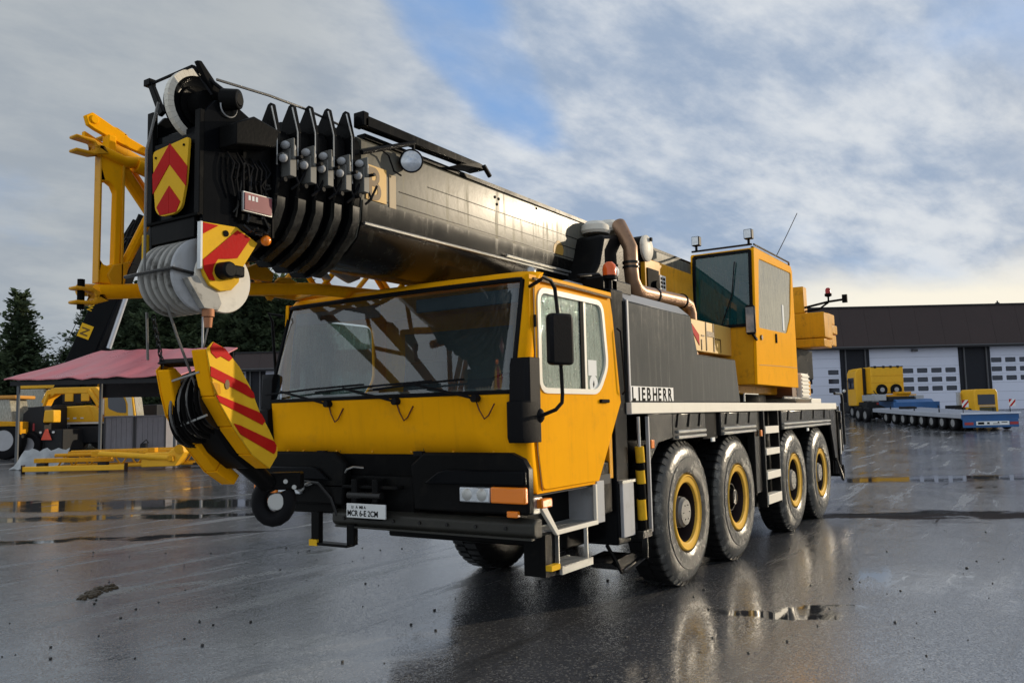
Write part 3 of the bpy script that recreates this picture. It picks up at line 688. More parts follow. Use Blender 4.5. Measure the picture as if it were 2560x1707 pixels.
def build_front():
    # black valance between the yellow panel and the bumper
    zs = [1.06, 1.18, 1.30, 1.42, 1.474]; rows = [front_cols(z, -.004 if z > 1.3 else .02) for z in zs]; n = len(rows[0])
    bm = bmesh.new(); V = [[bm.verts.new(p) for p in r] for r in rows]
    for j in range(4):
        for i in range(6, n-7): bm.faces.new((V[j][i], V[j][i+1], V[j+1][i+1], V[j+1][i]))
    v = link('front_valance', finish_mesh('front_valance', bm, BLKD), CR)
    obj('maintenance_latch', G().box(-3.235, 1.90, 1.465, -3.20, 1.99, 1.50), RUB, v); obj('maintenance_latch', G().box(-3.235, .86, 1.465, -3.20, .95, 1.50), RUB, v)
    # raised hood over the lamp cluster: near side, mirrored to the far side
    for s in (1, -1):
        Y = (lambda y: y) if s == 1 else (lambda y: WD-y)
        g = G().prism([(Y(-.09), 1.06), (Y(-.09), 1.375), (Y(-.04), 1.45), (Y(.06), 1.492), (Y(.84), 1.492), (Y(.97), 1.40), (Y(.94), 1.06)], 'x', -3.25, -3.16)
        h = obj('lamp_housing', g, BLKD, CR, .02)
        g = G().prism([(Y(-.085), 1.262), (Y(-.085), 1.37), (Y(.60), 1.372), (Y(.68), 1.355), (Y(.82), 1.262)], 'x', -3.285, -3.242)
        obj('lamp_hood', g, BLK, h, .015)
        hl = G().box(-3.285, min(Y(.21), Y(.48)), 1.14, -3.242, max(Y(.21), Y(.48)), 1.248); a = obj('headlamp', hl, LENS, h, .01)
        if s == 1:
            for yy in (.28, .41): obj('reflector', G().lathe([(.045, 0), (.03, .006), (.0, .007)], (-3.2855, yy, 1.195), (-1, 0, 0), 16), STL, a)
        obj('turn_signal', G().box(-3.29, min(Y(-.09), Y(.203)), 1.14, -3.242, max(Y(-.09), Y(.203)), 1.255), ORG, h, .012)
        obj('side_marker', G().box(-3.285, min(Y(-.02), Y(.07)), 1.045, -3.242, max(Y(-.02), Y(.07)), 1.09), ORG, h, .008)
    # recessed middle with tow gear, pipes and cables
    g = G().box(-3.17, 1.0, .98, -3.10, 2.0, 1.3).box(-3.25, 1.1, 1.20, -3.15, 1.9, 1.23).box(-3.28, 1.5, .98, -3.16, 1.56, 1.28).box(-3.28, 1.28, .98, -3.16, 1.34, 1.28)
    m = obj('tow_bracket', g, BLKD, CR, .01)
    obj('tow_pin', G().cyl((-3.26, 1.25, 1.15), (-3.26, 1.6, 1.15), .03), CHR, m)
    obj('air_line', G().tube([(-3.2, 2.5, 1.2), (-3.3, 2.3, 1.24), (-3.28, 2.1, 1.25), (-3.3, 1.9, 1.24), (-3.26, 1.8, 1.12), (-3.24, 1.75, .98)], .014, 7), CHR, m)
    obj('shackle', G().lathe([(.035, -.008), (.045, 0), (.035, .008), (.028, 0)], (-3.30, 2.02, 1.23), (0, .4, 1), 14, True), STL, m)
    obj('shackle', G().lathe([(.03, -.008), (.04, 0), (.03, .008), (.024, 0)], (-3.30, 2.12, 1.20), (1, .4, .2), 14, True), STL, m)
    obj('cable_loop', G().tube([(-3.28, 1.62, 1.33), (-3.33, 1.55, 1.36), (-3.33, 1.48, 1.38), (-3.28, 1.42, 1.37)], .008, 6), STL, m)
    # number plate
    p = obj('number_plate', G().box(-3.335, 1.15, .985, -3.318, 1.555, 1.095), PAPER, CR, .004)
    obj('plate_bracket', G().box(-3.317, 1.22, .97, -3.25, 1.5, 1.085), BLKD, CR)
    mt = lambda y, z: frame_mtx((-3.3365, y, z), (0, -1, 0), (0, 0, 1))
    text('plate_characters', 'MCR 6-E 2CM', .062, PBLK, p, mt(1.545, 1.0), .0006, .88)
    text('plate_characters', 'I.I   A  MB A', .030, PBLK, p, mt(1.50, 1.058), .0006, 1.0)
    # bumper beam, skirt and undertray
    g = G().prism([(-3.22, .90), (-3.25, .93), (-3.25, 1.0), (-3.20, 1.03), (-3.13, 1.03), (-3.13, .90)], 'y', -.13, 1.80)
    b = obj('bumper_beam', g, mat('bumper_grey', (.030, .029, .024), .5, var=.3, dirt=.5, dcol=(.06, .055, .042), bump=.2, bs=20), CR, .012)
    for k in range(7): obj('bolt_head', G().cyl((-3.25, .1+.26*k, .965), (-3.262, .1+.26*k, .965), .014, n=6), CHR, b)
    obj('lower_flange', G().box(-3.265, -.12, .892, -3.22, 1.75, .906), b.data.materials[0], b)
    obj('tray', G().prism([(-3.20, 1.79), (-3.22, 2.30), (-3.0, 2.62), (-2.8, 2.62), (-2.8, 1.79)], 'z', .985, 1.1), BLKD, CR, .01)
    s = obj('access_step', G().box(-3.29, 1.60, .735, -3.19, 2.0, .757), BLKD, CR, .005)
    obj('step_hanger', G().box(-3.27, 1.93, .755, -3.22, 2.02, 1.0), BLKD, s, .005); obj('step_hanger', G().box(-3.27, 1.54, .755, -3.22, 1.62, .92), BLKD, s, .005)
    obj('yellow_tag', G().box(-3.294, 1.93, .73, -3.272, 2.02, .78), SYEL, s)
    # corner: joystick like marker and cab tilt bits
    obj('corner_marker', G().box(-3.07, -.10, 1.09, -2.93, -.03, 1.155), ORG, CR, .01)
    obj('corner_bracket', G().box(-3.12, -.05, 1.05, -3.02, .02, 1.17).tube([(-3.17, -.06, 1.02), (-3.19, -.09, .97), (-3.17, -.07, .93)], .02, 6), STL, CR, .008)
build_front()
def build_mirror():
    Y = -.24
    g = G().tube([(-3.03, -.01, 2.70), (-3.12, Y*.7, 2.725), (-3.22, Y, 2.72), (-3.12, Y, 2.71), (-3.06, Y, 2.66), (-3.03, Y, 2.50), (-3.0, Y, 2.12), (-2.99, Y, 1.9), (-3.0, Y, 1.84), (-3.05, Y*.9, 1.79), (-3.06, Y*.3, 1.74)], .014, 8)
    m = obj('mirror_arm', g, RUB, CR)
    obj('mirror_foot', G().sphere((-3.03, -.05, 1.75), .055, 1, 1, 1.1), RUB, m)
    g = G().loft([[(x, y, z) for x, y in ((-3.16+dx, Y-.02), (-2.97-dx, Y-.10), (-2.94-dx, Y-.05), (-3.13+dx, Y+.05))] for z, dx in ((2.105, .02), (2.13, 0), (2.44, 0), (2.475, .02))])
    obj('mirror_housing', g, RUB, m, .02)
    Y2 = WD+.10
    g = G().tube([(-3.03, WD+.01, 2.70), (-3.12, Y2, 2.725), (-3.08, Y2, 2.66), (-3.03, Y2, 2.1), (-3.0, Y2, 1.84), (-3.0, WD+.01, 1.76)], .014, 8)
    m = obj('mirror_arm', g, RUB, CR)
    obj('mirror_housing', G().box(-2.86, WD+.03, 2.05, -2.80, WD+.20, 2.42), RUB, m, .02)
build_mirror()
TREAD = mat('step_tread', (.40, .40, .38), .4, metal=.5, var=.2, dirt=.3, dcol=(.2, .19, .17))
def build_steps():
    g = G().prism([(-2.96, 1.16), (-2.93, 1.16), (-2.70, .89), (-2.04, .89), (-2.04, .855), (-2.72, .855), (-2.985, 1.12)], 'y', -.01, .02)
    g.box(-2.07, -.008, .891, -2.04, .02, 1.18)
    s = obj('cab_step', g, WHT, CR, .004)
    g = G()
    for i in range(11): g.box(-2.68+i*.058, .02, .87, -2.655+i*.058, .26, .885)
    g.box(-2.70, .02, .862, -2.05, .045, .888).box(-2.70, .24, .862, -2.05, .262, .888).box(-2.7, .13, .862, -2.05, .15, .884)
    obj('step_tread', g, TREAD, s)
    obj('step_well', G().box(-2.98, .27, .86, -2.02, .30, 1.2), BLKD, s); obj('step_side', G().box(-2.03, .0, .86, -1.90, .28, 1.20), LGRY, s, .004)
    s = obj('lower_step', G().box(-2.80, .05, .55, -2.66, .24, .86), BLKD, CR)
    for x in (-2.655, -2.19): obj('step_hanger', G().box(x, .02, .60, x+.015, .05, .86), STL, s)
    g = G()
    for i in range(9): g.box(-2.64+i*.052, .0, .597, -2.615+i*.052, .22, .612)
    g.box(-2.66, -.012, .555, -2.16, .012, .61).box(-2.66, .20, .58, -2.16, .225, .612)
    obj('step_tread', g, TREAD, s)
    obj('yellow_tag', G().box(-2.80, -.002, .60, -2.67, .05, .64), SYEL, s)
    # dark structure behind the cab: column, outrigger housing, hazard pole
    obj('rear_cab_column', G().box(-1.62, .02, .62, -1.36, .5, 2.86), BLK, CR, .012)
    obj('outrigger_box', G().box(-2.0, .32, .62, -1.0, 2.3, 1.35).box(-1.9, .05, .9, -1.64, .4, 1.35), BLKD, CR, .02)
    o = obj('outrigger_cover', G().box(-1.57, -.012, .68, -1.34, .02, 1.16), LGRY, CR, .006)
    obj('cover_lip', G().box(-1.58, -.02, 1.145, -1.31, .03, 1.17), STL, o)
    obj('outrigger_arm_cover', G().prism([(-1.6, 1.2), (-1.46, 1.72), (-1.36, 1.74), (-1.34, 1.2)], 'y', -.008, .018), LGRY, CR, .004) if False else None
    g = G().cyl((-1.235, -.03, 1.45), (-1.24, -.03, 1.72), .016)
    p = obj('marker_pole', g, STL, CR)
    for a, b, mm in ((1.45, 1.31, SYEL), (1.31, 1.24, PBLK), (1.24, 1.12, SYEL), (1.12, .98, PBLK), (.98, .80, SYEL), (.80, .70, PBLK)):
        obj('pole_band', G().cyl((-1.235, -.03, a), (-1.22, -.03, b), .042), mm, p)
    obj('pole_bracket', G().box(-1.3, -.07, .64, -1.1, .03, .71).box(-1.18, -.05, .45, -1.15, .0, .66), CHR, p, .006)
    obj('edge_bar', G().box(-.97, -.01, .66, -.945, .02, 1.72), LGRY, CR)
    obj('side_reflector', G().box(-.93, -.02, 1.42, -.86, -.005, 1.50), ORG, CR, .006)
    g = G().tube([(-1.88, .0, .66), (-1.62, .0, .40), (-1.50, .0, .39), (-1.12, .0, .46)], .018, 6).prism([(-1.8, .5), (-1.35, .52), (-1.18, .46), (-1.55, .40)], 'y', .02, .3)
    obj('folding_step', g, BLK, CR)
build_steps()
def build_chassis():
    # cream deck edge, deck plate
    obj('deck_edge', G().box(-1.35, -.02, 1.745, 7.2, .05, 1.85), WHT, CR, .006)
    obj('deck_plate', G().box(-1.35, .05, 1.78, 7.2, WD-.05, 1.845), BLKD, CR)
    obj('deck_edge', G().box(-1.35, WD-.05, 1.745, 7.2, WD+.02, 1.85), WHT, CR, .006)
    obj('frame_rail', G().box(-2.9, .82, .85, 7.2, 1.80, 1.60), BLKD, CR, .02)
    for ax_ in (0, 1.65, 4.28, 5.94):
        g = G().cyl((ax_, .3, .73), (ax_, WD-.3, .73), .13).cyl((ax_, 1.0, .73), (ax_, 1.6, .73), .28).box(ax_-.12, .6, .5, ax_+.12, 2.0, .66)
        obj('axle', g, BLKD, CR)
    # fenders
    def fender(x0, x1, sl0, sl1):
        g = G().box(x0, .0, 1.475, x1, .55, 1.742)
        f = obj('fender', g, CHR, CR, .012)
        for z in (1.50, 1.555): obj('fender_rib', G().tube([(x0+sl0, -.012, z), ((x0+x1)/2, -.02, z), (x1-sl1, -.012, z)], .016, 6), STL, f)
        k = 3 if x1-x0 < 2 else 4
        for i in range(k):
            x = x0+(x1-x0)*(i+.5)/k; obj('fender_bracket', G().prism([(x-.07, 1.60), (x-.02, 1.735), (x+.05, 1.735), (x+.09, 1.60)], 'y', -.014, .004), CHR, f)
        return f
    fender(-.35, .60, .1, .05); fender(1.10, 2.42, .05, .05); fender(3.66, 6.72, .05, .05)
    obj('mud_panel', G().prism([(-.95, 1.742), (-.93, 1.30), (-.72, 1.47), (-.36, 1.50), (-.36, 1.742)], 'y', .0, .03), CHR, CR, .004)
    obj('mud_panel', G().box(.612, .04, 1.45, 1.09, .3, 1.742), BLKD, CR, .006)
    obj('mud_panel', G().box(2.43, .02, .7, 2.70, .12, 1.742), CHR, CR, .006)
    obj('mud_panel', G().prism([(6.74, 1.742), (6.76, 1.45), (7.0, .9), (7.15, .9), (7.15, 1.742)], 'y', .0, .04), CHR, CR, .006)
    for x in (.78, 5.09): obj('side_reflector', G().box(x-.05, -.02, 1.42, x+.05, .0, 1.465), PAPER, CR, .005)
    obj('side_reflector', G().box(2.58, -.02, 1.42, 2.65, .0, 1.50), ORG, CR, .005)
    # wheel well backs so that daylight does not fall through
    for a, b in ((-.9, 2.6), (3.3, 6.9)):
        obj('inner_wheel_arch', G().box(a, .58, .95, b, .62, 1.74), BLKD, CR)
    # deck ladder between axles two and three
    l = obj('deck_ladder', G().box(2.70, .12, .5, 3.5, .16, 1.74), BLKD, CR)
    for x in (2.72, 3.40): obj('ladder_rail', G().box(x, -.02, .50, x+.04, .10, 1.742), CHR, l)
    for z0, z1 in ((1.445, 1.54), (1.165, 1.25), (.85, .95), (.53, .65)):
        obj('rung', G().box(2.765, -.03, z0, 3.395, .09, z1), WHT, l, .005)
    obj('undertank', G().box(2.75, .2, .55, 3.45, .8, 1.1), BLKD, CR, .03)
    # rear: outrigger, bumper, tail post, rolled chains
    g = G().box(7.2, .02, .85, 7.32, WD-.02, 1.75).box(7.32, .0, 1.05, 7.46, .3, 1.7).box(7.32, WD-.3, 1.05, 7.46, WD, 1.7)
    obj('rear_bumper', g, BLKD, CR, .015)
    obj('rear_outrigger', G().box(7.46, .02, .55, 7.62, .26, 1.80), BLK, CR, .015); obj('rear_outrigger', G().box(7.46, 2.36, .55, 7.62, 2.6, 1.80), BLK, CR, .015)
    obj('tail_board', G().box(7.40, -.02, .95, 7.44, -.005, 1.38), WHT, CR)
    g = G().tube([(7.2, 0, 2.02), (7.75, 0, 2.02), (7.80, .0, 1.95), (7.82, .0, 1.1)], .025, 6).tube([(7.2, .0, 1.72), (7.45, -.02, 1.70), (7.5, -.02, 1.0)], .02, 6)
    obj('rear_rail', g, CHR, CR)
    g = G().tube([(7.3, .05, .85), (7.4, 0, .6), (7.5, .0, .5), (7.55, 0, .62), (7.5, 0, .75)], .03, 6).cyl((7.45, .1, .95), (7.45, .1, .6), .05)
    obj('tow_eye', g, CHR, CR)
    # deck clutter
    g = G().box(5.9, .10, 1.846, 6.6, .35, 1.93).box(6.1, .4, 1.846, 6.5, .9, 1.98); obj('deck_box', g, WHT, CR, .01)
    obj('deck_rail', G().tube([(4.2, .1, 1.93), (5.9, .1, 1.93)], .02, 6).tube([(2.4, .12, 1.87), (2.4, .12, 1.97), (3.0, .12, 1.97)], .012, 6), STL, CR)
    obj('stowed_box', G().box(4.8, .12, 1.93, 5.1, .7, 2.31), mat('brown_box', (.13, .07, .04), .6), CR, .01)
    w = obj('ribbed_canister', G().box(5.15, .06, 1.93, 5.62, .5, 2.32), WHT, CR, .015)
    g = G()
    for i in range(6): g.box(5.16, .045, 1.96+i*.06, 5.61, .06, 1.985+i*.06)
    obj('rib', g, WHT, w)
build_chassis()
def build_wheels():
    prof = [(.385, .05), (.405, .012), (.445, -.006), (.50, -.014), (.56, -.012), (.565, -.004), (.60, .0), (.655, .018), (.69, .042), (.712, .07), (.716, .10), (.716, .33), (.712, .36), (.69, .39), (.60, .43), (.45, .43), (.36, .40)]
    base = [(.387, .045), (.381, .010), (.370, .002), (.360, .014), (.340, .018), (.320, .020), (.306, .026), (.300, .050)]
    g = G().lathe(prof, (0, 0, 0), (0, 1, 0), 64, False, False)
    N = 44
    for i in range(N):
        for s in (0, 1):
            a = 2*pi*(i+.5*s)/N; y0, y1 = ((.035, .20) if s == 0 else (.215, .395)); w = .62*2*pi*.72/N/2
            pts = []
            for (rr, yy) in ((.690, y0+.0), (.733, y0+.03 if s == 0 else y0), (.733, y1 if s == 0 else y1-.03), (.690, y1)):
                for d in (-w, w): pts.append((rr, yy, d))
            vs = [((r_)*cos(a)-d*sin(a), y_, (r_)*sin(a)+d*cos(a)) for r_, y_, d in pts]
            g.add(vs, [(0, 1, 3, 2), (2, 3, 5, 4), (4, 5, 7, 6), (0, 2, 4, 6), (1, 7, 5, 3), (0, 6, 7, 1)])
    # raised lettering band ribs on the sidewall
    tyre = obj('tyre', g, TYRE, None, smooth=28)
    rim = obj('rim', G().lathe(base, (0, 0, 0), (0, 1, 0), 56, False, False), RIMY, None)
    disc = obj('wheel_disc', G().lathe([(.27, .21), (.17, .20), (.16, .10), (.15, .10)], (0, 0, 0), (0, 1, 0), 40, False, False).lathe([(.301, .048), (.290, .12), (.288, .225), (.0, .225)], (0, 0, 0), (0, 1, 0), 40, False, False), DKR, None)
    def bolts(R, y, n, r_=.014, L=.03):
        q = G()
        for i in range(n):
            a = 2*pi*i/n; q.cyl((R*cos(a), y, R*sin(a)), (R*cos(a), y-L, R*sin(a)), r_, n=6)
        return q
    hubA = obj('hub', G().lathe([(.155, .2), (.152, .06), (.135, .045), (.128, .03), (.0, .028)], (0, 0, 0), (0, 1, 0), 32), mat('hub_grey', (.20, .195, .18), .4, metal=.2, dirt=.4, dcol=(.1, .09, .08)), None)
    hubC = obj('hub', G().lathe([(.155, .2), (.152, .06), (.135, .045), (.128, .03), (.0, .028)], (0, 0, 0), (0, 1, 0), 32), hubA.data.materials[0], None)
    boltA = obj('wheel_bolts', bolts(.20, .2, 12).add(*[(q := bolts(.08, .028, 6, .006, .006)).v, q.f]), CHR, None)
    hubB = obj('hub', G().lathe([(.19, .2), (.18, .14), (.10, .12), (.09, .05), (.06, .04), (.0, .04)], (0, 0, 0), (0, 1, 0), 32), CHR, None)
    boltB = obj('wheel_bolts', bolts(.215, .2, 14, .016, .06), STL, None)
    first = True
    for sx, x in enumerate((0, 1.65, 4.28, 5.94)):
        for side in (0, 1):
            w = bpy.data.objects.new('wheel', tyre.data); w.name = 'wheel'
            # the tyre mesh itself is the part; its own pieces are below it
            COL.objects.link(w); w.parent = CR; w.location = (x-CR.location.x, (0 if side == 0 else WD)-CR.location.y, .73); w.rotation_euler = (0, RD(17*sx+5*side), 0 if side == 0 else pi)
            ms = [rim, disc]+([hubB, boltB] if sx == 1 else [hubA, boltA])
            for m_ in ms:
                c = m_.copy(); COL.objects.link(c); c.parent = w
    for o in (tyre, rim, disc, hubA, hubC, boltA, hubB, boltB): bpy.data.objects.remove(o)
build_wheels()
def build_engine_deck():
    prof = [(-1.335, 1.852), (-1.325, 2.775), (.27, 2.785), (.455, 2.375), (1.73, 2.375), (1.86, 1.852)]
    h = obj('engine_housing', G().prism(prof, 'y', .0, .5), BOXG, CR, .015)
    obj('housing_top', G().prism([(0.0, 2.775), (.13, 2.89), (2.4, 2.89), (2.4, 2.775)], 'x', -1.325, .25), mat('housing_top_grey', (.30, .30, .30), .4, dirt=.2), CR, .006)
    obj('housing_edge', G().box(-1.345, -.008, 1.855, -1.315, .004, 2.78), LGRY, h)
    obj('housing_core', G().box(-1.33, .5, 1.852, 1.7, 2.6, 2.37), BLKD, CR, .02)
    # maker's name, black letters on white cards
    p = obj('name_plate', G().box(-1.335, -.012, 1.866, -.325, -.001, 1.998), mat('white_card', (.85, .84, .80), .5, spec=.05), CR)
    for i, (ch, x) in enumerate(zip('LIEBHERR', (-1.315, -1.18, -1.10, -.985, -.85, -.72, -.60, -.47))):
        text('letter', ch, .172, PBLK, p, frame_mtx((x, -.0135, 1.869), (1, 0, 0), (0, 0, 1)), .001, .94 if ch != 'I' else 1.2, off=.022)
    # beacon on the column, work lamp, junctions
    b = obj('beacon_base', G().lathe([(.02, 0), (.02, .12), (.065, .13), (.068, .16)], (-1.50, .08, 2.83), (0, 0, 1), 20), RUB, CR)
    obj('beacon_dome', G().lathe([(.062, 0), (.064, .06), (.055, .10), (.03, .125), (.0, .13)], (-1.50, .08, 2.99), (0, 0, 1), 20), ORGB, b)
    g = G().box(-1.42, .1, 2.86, -1.30, .22, 3.0).box(-1.9, .3, 2.84, -1.55, .5, 2.93)
    obj('junction_box', g, LGRY, CR, .015)
    obj('work_lamp', G().sphere((-1.2, .2, 3.08), .07, 1, 1, .9), PAPER, CR)
    obj('column_top', G().box(-1.6, .1, 2.86, -1.0, .9, 2.98).cyl((-1.05, .35, 2.9), (-.75, .35, 2.95), .09).tube([(-1.7, .3, 2.98), (-1.3, .3, 3.05), (-.9, .35, 2.98)], .025, 6), BLKD, CR, .02)
    obj('parapet_bulb', G().sphere((-2.80, .12, 2.85), .045), STL, CR)
    # exhaust
    ex = .45
    g = G().tube([(-.10, ex+.18, 3.80), (-.17, ex+.1, 3.68), (-.22, ex, 3.50), (-.22, ex, 3.28), (-.20, ex, 3.16), (-.12, ex, 3.08), (.0, ex, 3.05), (.5, ex, 3.06), (1.22, ex, 3.08), (1.40, ex, 3.05), (1.47, ex, 2.95), (1.47, ex, 2.4)], .078, 18)
    e = obj('exhaust_pipe', g, RUST, CR, smooth=60)
    g = G()
    for c, d in (((-.22, ex, 3.34), (0, 0, 1)), ((-.22, ex, 3.29), (0, 0, 1)), ((.38, ex, 3.056), (1, 0, 0)), ((1.20, ex, 3.08), (1, 0, 0))): g.lathe([(.078, -.012), (.09, -.012), (.09, .012), (.078, .012)], c, d, 20, True)
    obj('pipe_clamp', g, CHR, e)
    g = G().prism([(-1.0, 3.0), (-.72, 3.30), (-.60, 3.60), (.0, 3.70), (.15, 3.5), (.1, 3.0)], 'y', .58, 1.0)
    f = obj('air_filter_housing', g, BLKD, CR, .05)
    for x, y, z in ((-.38, .78, 3.66), (-.02, .80, 3.74)):
        obj('intake_cap', G().lathe([(.15, 0), (.165, .03), (.15, .09), (.09, .135), (.0, .15)], (x, y, z), (0, 0, 1), 24), CRM, f)
    obj('filter_lid', G().lathe([(.150, 0), (.150, .025), (.13, .04), (.0, .045)], (.29, .50, 3.58), (0, -1, 0), 28), CRM, f)
    obj('lid_clip', G().box(.30, .43, 3.66, .34, .45, 3.70), PBLK, f)
    obj('filter_drum', G().cyl((.29, .5, 3.58), (.29, .9, 3.58), .145, n=24), BLKD, f)
    obj('bracket_post', G().box(-.5, .55, 2.85, -.1, .8, 3.1), BLKD, CR)
build_engine_deck()
def build_upper():
    # slew platform and boom foot
    g = G().lathe([(1.0, 0), (1.0, .12), (.0, .12)], (3.9, 1.31, 1.85), (0, 0, 1), 40)
    s = obj('slew_ring', g, BLKD, CR)
    obj('slew_platform', G().box(2.2, .35, 1.98, 7.0, 2.35, 2.25).box(3.2, .92, 2.25, 5.8, 1.02, 3.6).box(3.2, 1.62, 2.25, 5.8, 1.72, 3.6), YELD, CR, .02)
    g = G().box(2.0, .95, 2.0, 2.9, 1.7, 2.9); obj('lift_cylinder_housing', g, BLKD, CR, .02)
    obj('lift_cylinder', G().cyl((2.6, 1.31, 2.1), (-.3, 1.31, 2.98), .14, n=20), BLK, CR)
    # yellow guard plate beside the boom with its dark opening and data plate
    p = obj('boom_guard', G().box(.95, .80, 3.14, 2.55, .86, 3.62), YELD, CR, .01)
    obj('guard_opening', G().box(1.0, .785, 3.2, 1.34, .80, 3.5).cyl((1.2, .8, 3.3), (1.2, .74, 3.3), .06), PBLK, p)
    obj('data_plate', G().box(1.38, .788, 3.28, 1.56, .799, 3.46), PAPER, p)
    g = G()
    for i in range(3):
        for k in range(2): g.box(1.395+k*.08, .785, 3.30+i*.05, 1.455+k*.08, .7875, 3.335+i*.05)
    obj('data_print', g, PBLK, p)
    # yellow stowage box below the upper cab with its black outlined mark
    b = obj('stowage_box', G().box(1.18, .335, 2.48, 2.66, .85, 2.86), mat('pale_yellow_panel', (.66, .40, .10), .45, var=.1, streak=.15), CR, .008)
    obj('red_flash', G().prism([(1.18, 2.80), (1.42, 2.68), (1.42, 2.55), (1.18, 2.72)], 'y', .328, .334), RED, b)
    g = G()
    for x0, z0, x1, z1 in ((1.66, 2.50, 1.685, 2.855), (1.93, 2.50, 1.965, 2.855), (1.69, 2.68, 1.93, 2.745), (1.50, 2.672, 1.60, 2.686), (2.0, 2.658, 2.20, 2.674), (2.19, 2.50, 2.205, 2.66), (1.49, 2.50, 1.51, 2.63)):
        g.box(x0, .327, z0, x1, .3345, z1)
    obj('panel_mark', g, PBRN, b)
    # operator's cab
    x0, x1, y0, y1, z0, z1 = 2.70, 4.70, .0, .88, 2.08, 3.93
    side = [(2.60, 2.09), (2.72, 3.90), (2.76, 3.93), (4.62, 3.93), (4.69, 3.86), (4.71, 2.08)]
    win = round_poly([(2.94, 3.80), (4.60, 3.82), (4.44, 3.12), (4.20, 2.87), (2.80, 2.85)], .05, 2)
    cab = plate('operator_cab', side, [win], 'y', y0, y0+.04, YEL, CR, .008)
    plate('cab_side', side, [win], 'y', y1-.04, y1, YEL, CR)
    obj('side_pane', G().prism(win, 'y', .012, .018), GLSP, cab); obj('window_sash', G().box(4.02, .004, 2.90, 4.10, .012, 3.28), PAPER, cab)
    obj('side_pane', G().prism(win, 'y', y1-.03, y1-.025), GLSP, cab)
    obj('cab_back', G().box(4.66, y0+.04, 2.09, 4.70, y1-.04, 3.92), YEL, CR); obj('cab_top', G().box(2.74, y0+.04, 3.88, 4.66, y1-.04, 3.925), YEL, CR, .01)
    obj('cab_base', G().box(2.62, y0+.04, 2.09, 4.66, y1-.04, 2.16), YELD, CR)
    # front wall with windscreen
    fr = lambda y, z: (2.60+(z-2.09)*.066, y, z)
    g = G().add([fr(.04, 2.1), fr(.84, 2.1), fr(.84, 2.86), fr(.04, 2.86)]+[(a+.04, b_, c) for a, b_, c in (fr(.04, 2.1), fr(.84, 2.1), fr(.84, 2.86), fr(.04, 2.86))], [(0, 1, 2, 3), (7, 6, 5, 4), (0, 4, 5, 1), (1, 5, 6, 2), (2, 6, 7, 3), (3, 7, 4, 0)])
    obj('cab_front_wall', g, YELD, CR)
    g = G().add([fr(.06, 2.9), fr(.82, 2.9), fr(.82, 3.87), fr(.06, 3.87)], [(0, 1, 2, 3)]); w = obj('upper_windscreen', g, GLSU, CR)
    g = G()
    for a, b_ in (((.05, 2.88), (.83, 2.88)), ((.83, 2.88), (.83, 3.88)), ((.83, 3.88), (.05, 3.88)), ((.05, 3.88), (.05, 2.88))): g.cyl(fr(*a), fr(*b_), .028, n=4)
    obj('rubber_seal', g, RUB, w)
    g = G().box(3.4, .2, 2.3, 3.9, .7, 2.75).box(3.8, .2, 2.7, 3.95, .7, 3.45).box(3.85, .32, 3.45, 3.93, .58, 3.65); obj('operator_seat', g, SEAT, CR, .03)
    obj('control_console', G().box(2.8, .3, 2.2, 3.0, .6, 3.0).cyl((3.1, .25, 2.9), (3.05, .25, 3.15), .02).cyl((3.1, .65, 2.9), (3.05, .65, 3.15), .02), INT, CR, .01)
    # roof rail, lamps, aerial, mirror, door furniture
    obj('roof_rail', G().tube([(2.74, .0, 3.965), (4.5, .0, 3.975), (4.6, .02, 3.95)], .014, 6).tube([(2.72, .02, 3.965), (2.72, .86, 3.965)], .014, 6).box(2.76, .01, 3.931, 4.5, .05, 3.945), CHR, CR)
    for y in (.06, .79):
        l = obj('roof_lamp', G().cyl((2.72, y, 3.96), (2.72, y, 4.04), .018).box(2.68, y-.055, 4.04, 2.78, y+.055, 4.17), RUB, CR, .01)
        obj('lamp_lens', G().box(2.672, y-.045, 4.05, 2.679, y+.045, 4.16), LENS, l)
    obj('aerial', G().tube([(3.82, .0, 3.96), (4.5, .0, 4.40), (5.2, .0, 4.87)], .006, 4), PBLK, CR)
    m = obj('cab_mirror', G().loft([[(2.53, y, z) for y in (.10-d, -.03+d)]+[(2.57, y, z) for y in (-.03+d, .10-d)] for z, d in ((2.74, .02), (2.77, 0), (3.10, 0), (3.13, .02))]), RUB, CR, .01)
    obj('mirror_glass', G().box(2.522, -.018, 2.77, 2.529, .088, 3.10), LENS, m); obj('mirror_stay', G().tube([(2.55, .02, 2.76), (2.6, .0, 2.70), (2.66, .0, 2.68)], .02, 6), RUB, m)
    obj('door_handle', G().box(3.56, -.02, 2.69, 3.60, .0, 2.82), PBLK, CR, .005); obj('door_lock', G().cyl((2.86, .0, 2.72), (2.86, -.02, 2.72), .035), PBRN, CR)
    obj('door_seam', G().tube([(2.74, -.001, 2.35), (3.7, -.001, 2.37), (4.67, -.001, 2.38)], .004, 4), PBRN, CR)
    obj('wiper', G().tube([(2.62, .45, 2.89), (2.655, .3, 3.3), (2.67, .25, 3.75)], .008, 5), RUB, CR)
    obj('under_lamp', G().box(2.62, .12, 2.12, 2.7, .3, 2.2), PAPER, CR)
    obj('walkway_grating', G().box(1.7, .36, 2.38, 2.62, .9, 2.42).box(2.0, .36, 2.0, 2.6, .9, 2.36), YELD, CR)
    # counterweight in stacked slabs
    cw = obj('counterweight', G().box(6.85, .03, 3.0, 7.50, 2.59, 3.45), YELD, CR, .02)
    obj('counterweight_slab', G().box(6.86, .05, 2.84, 7.46, 2.57, 2.992), YELD, cw, .02)
    obj('counterweight_slab', G().box(7.50, .10, 3.30, 8.05, 2.5, 3.50).box(7.62, .06, 3.12, 8.05, 2.55, 3.29), YELD, cw, .02)
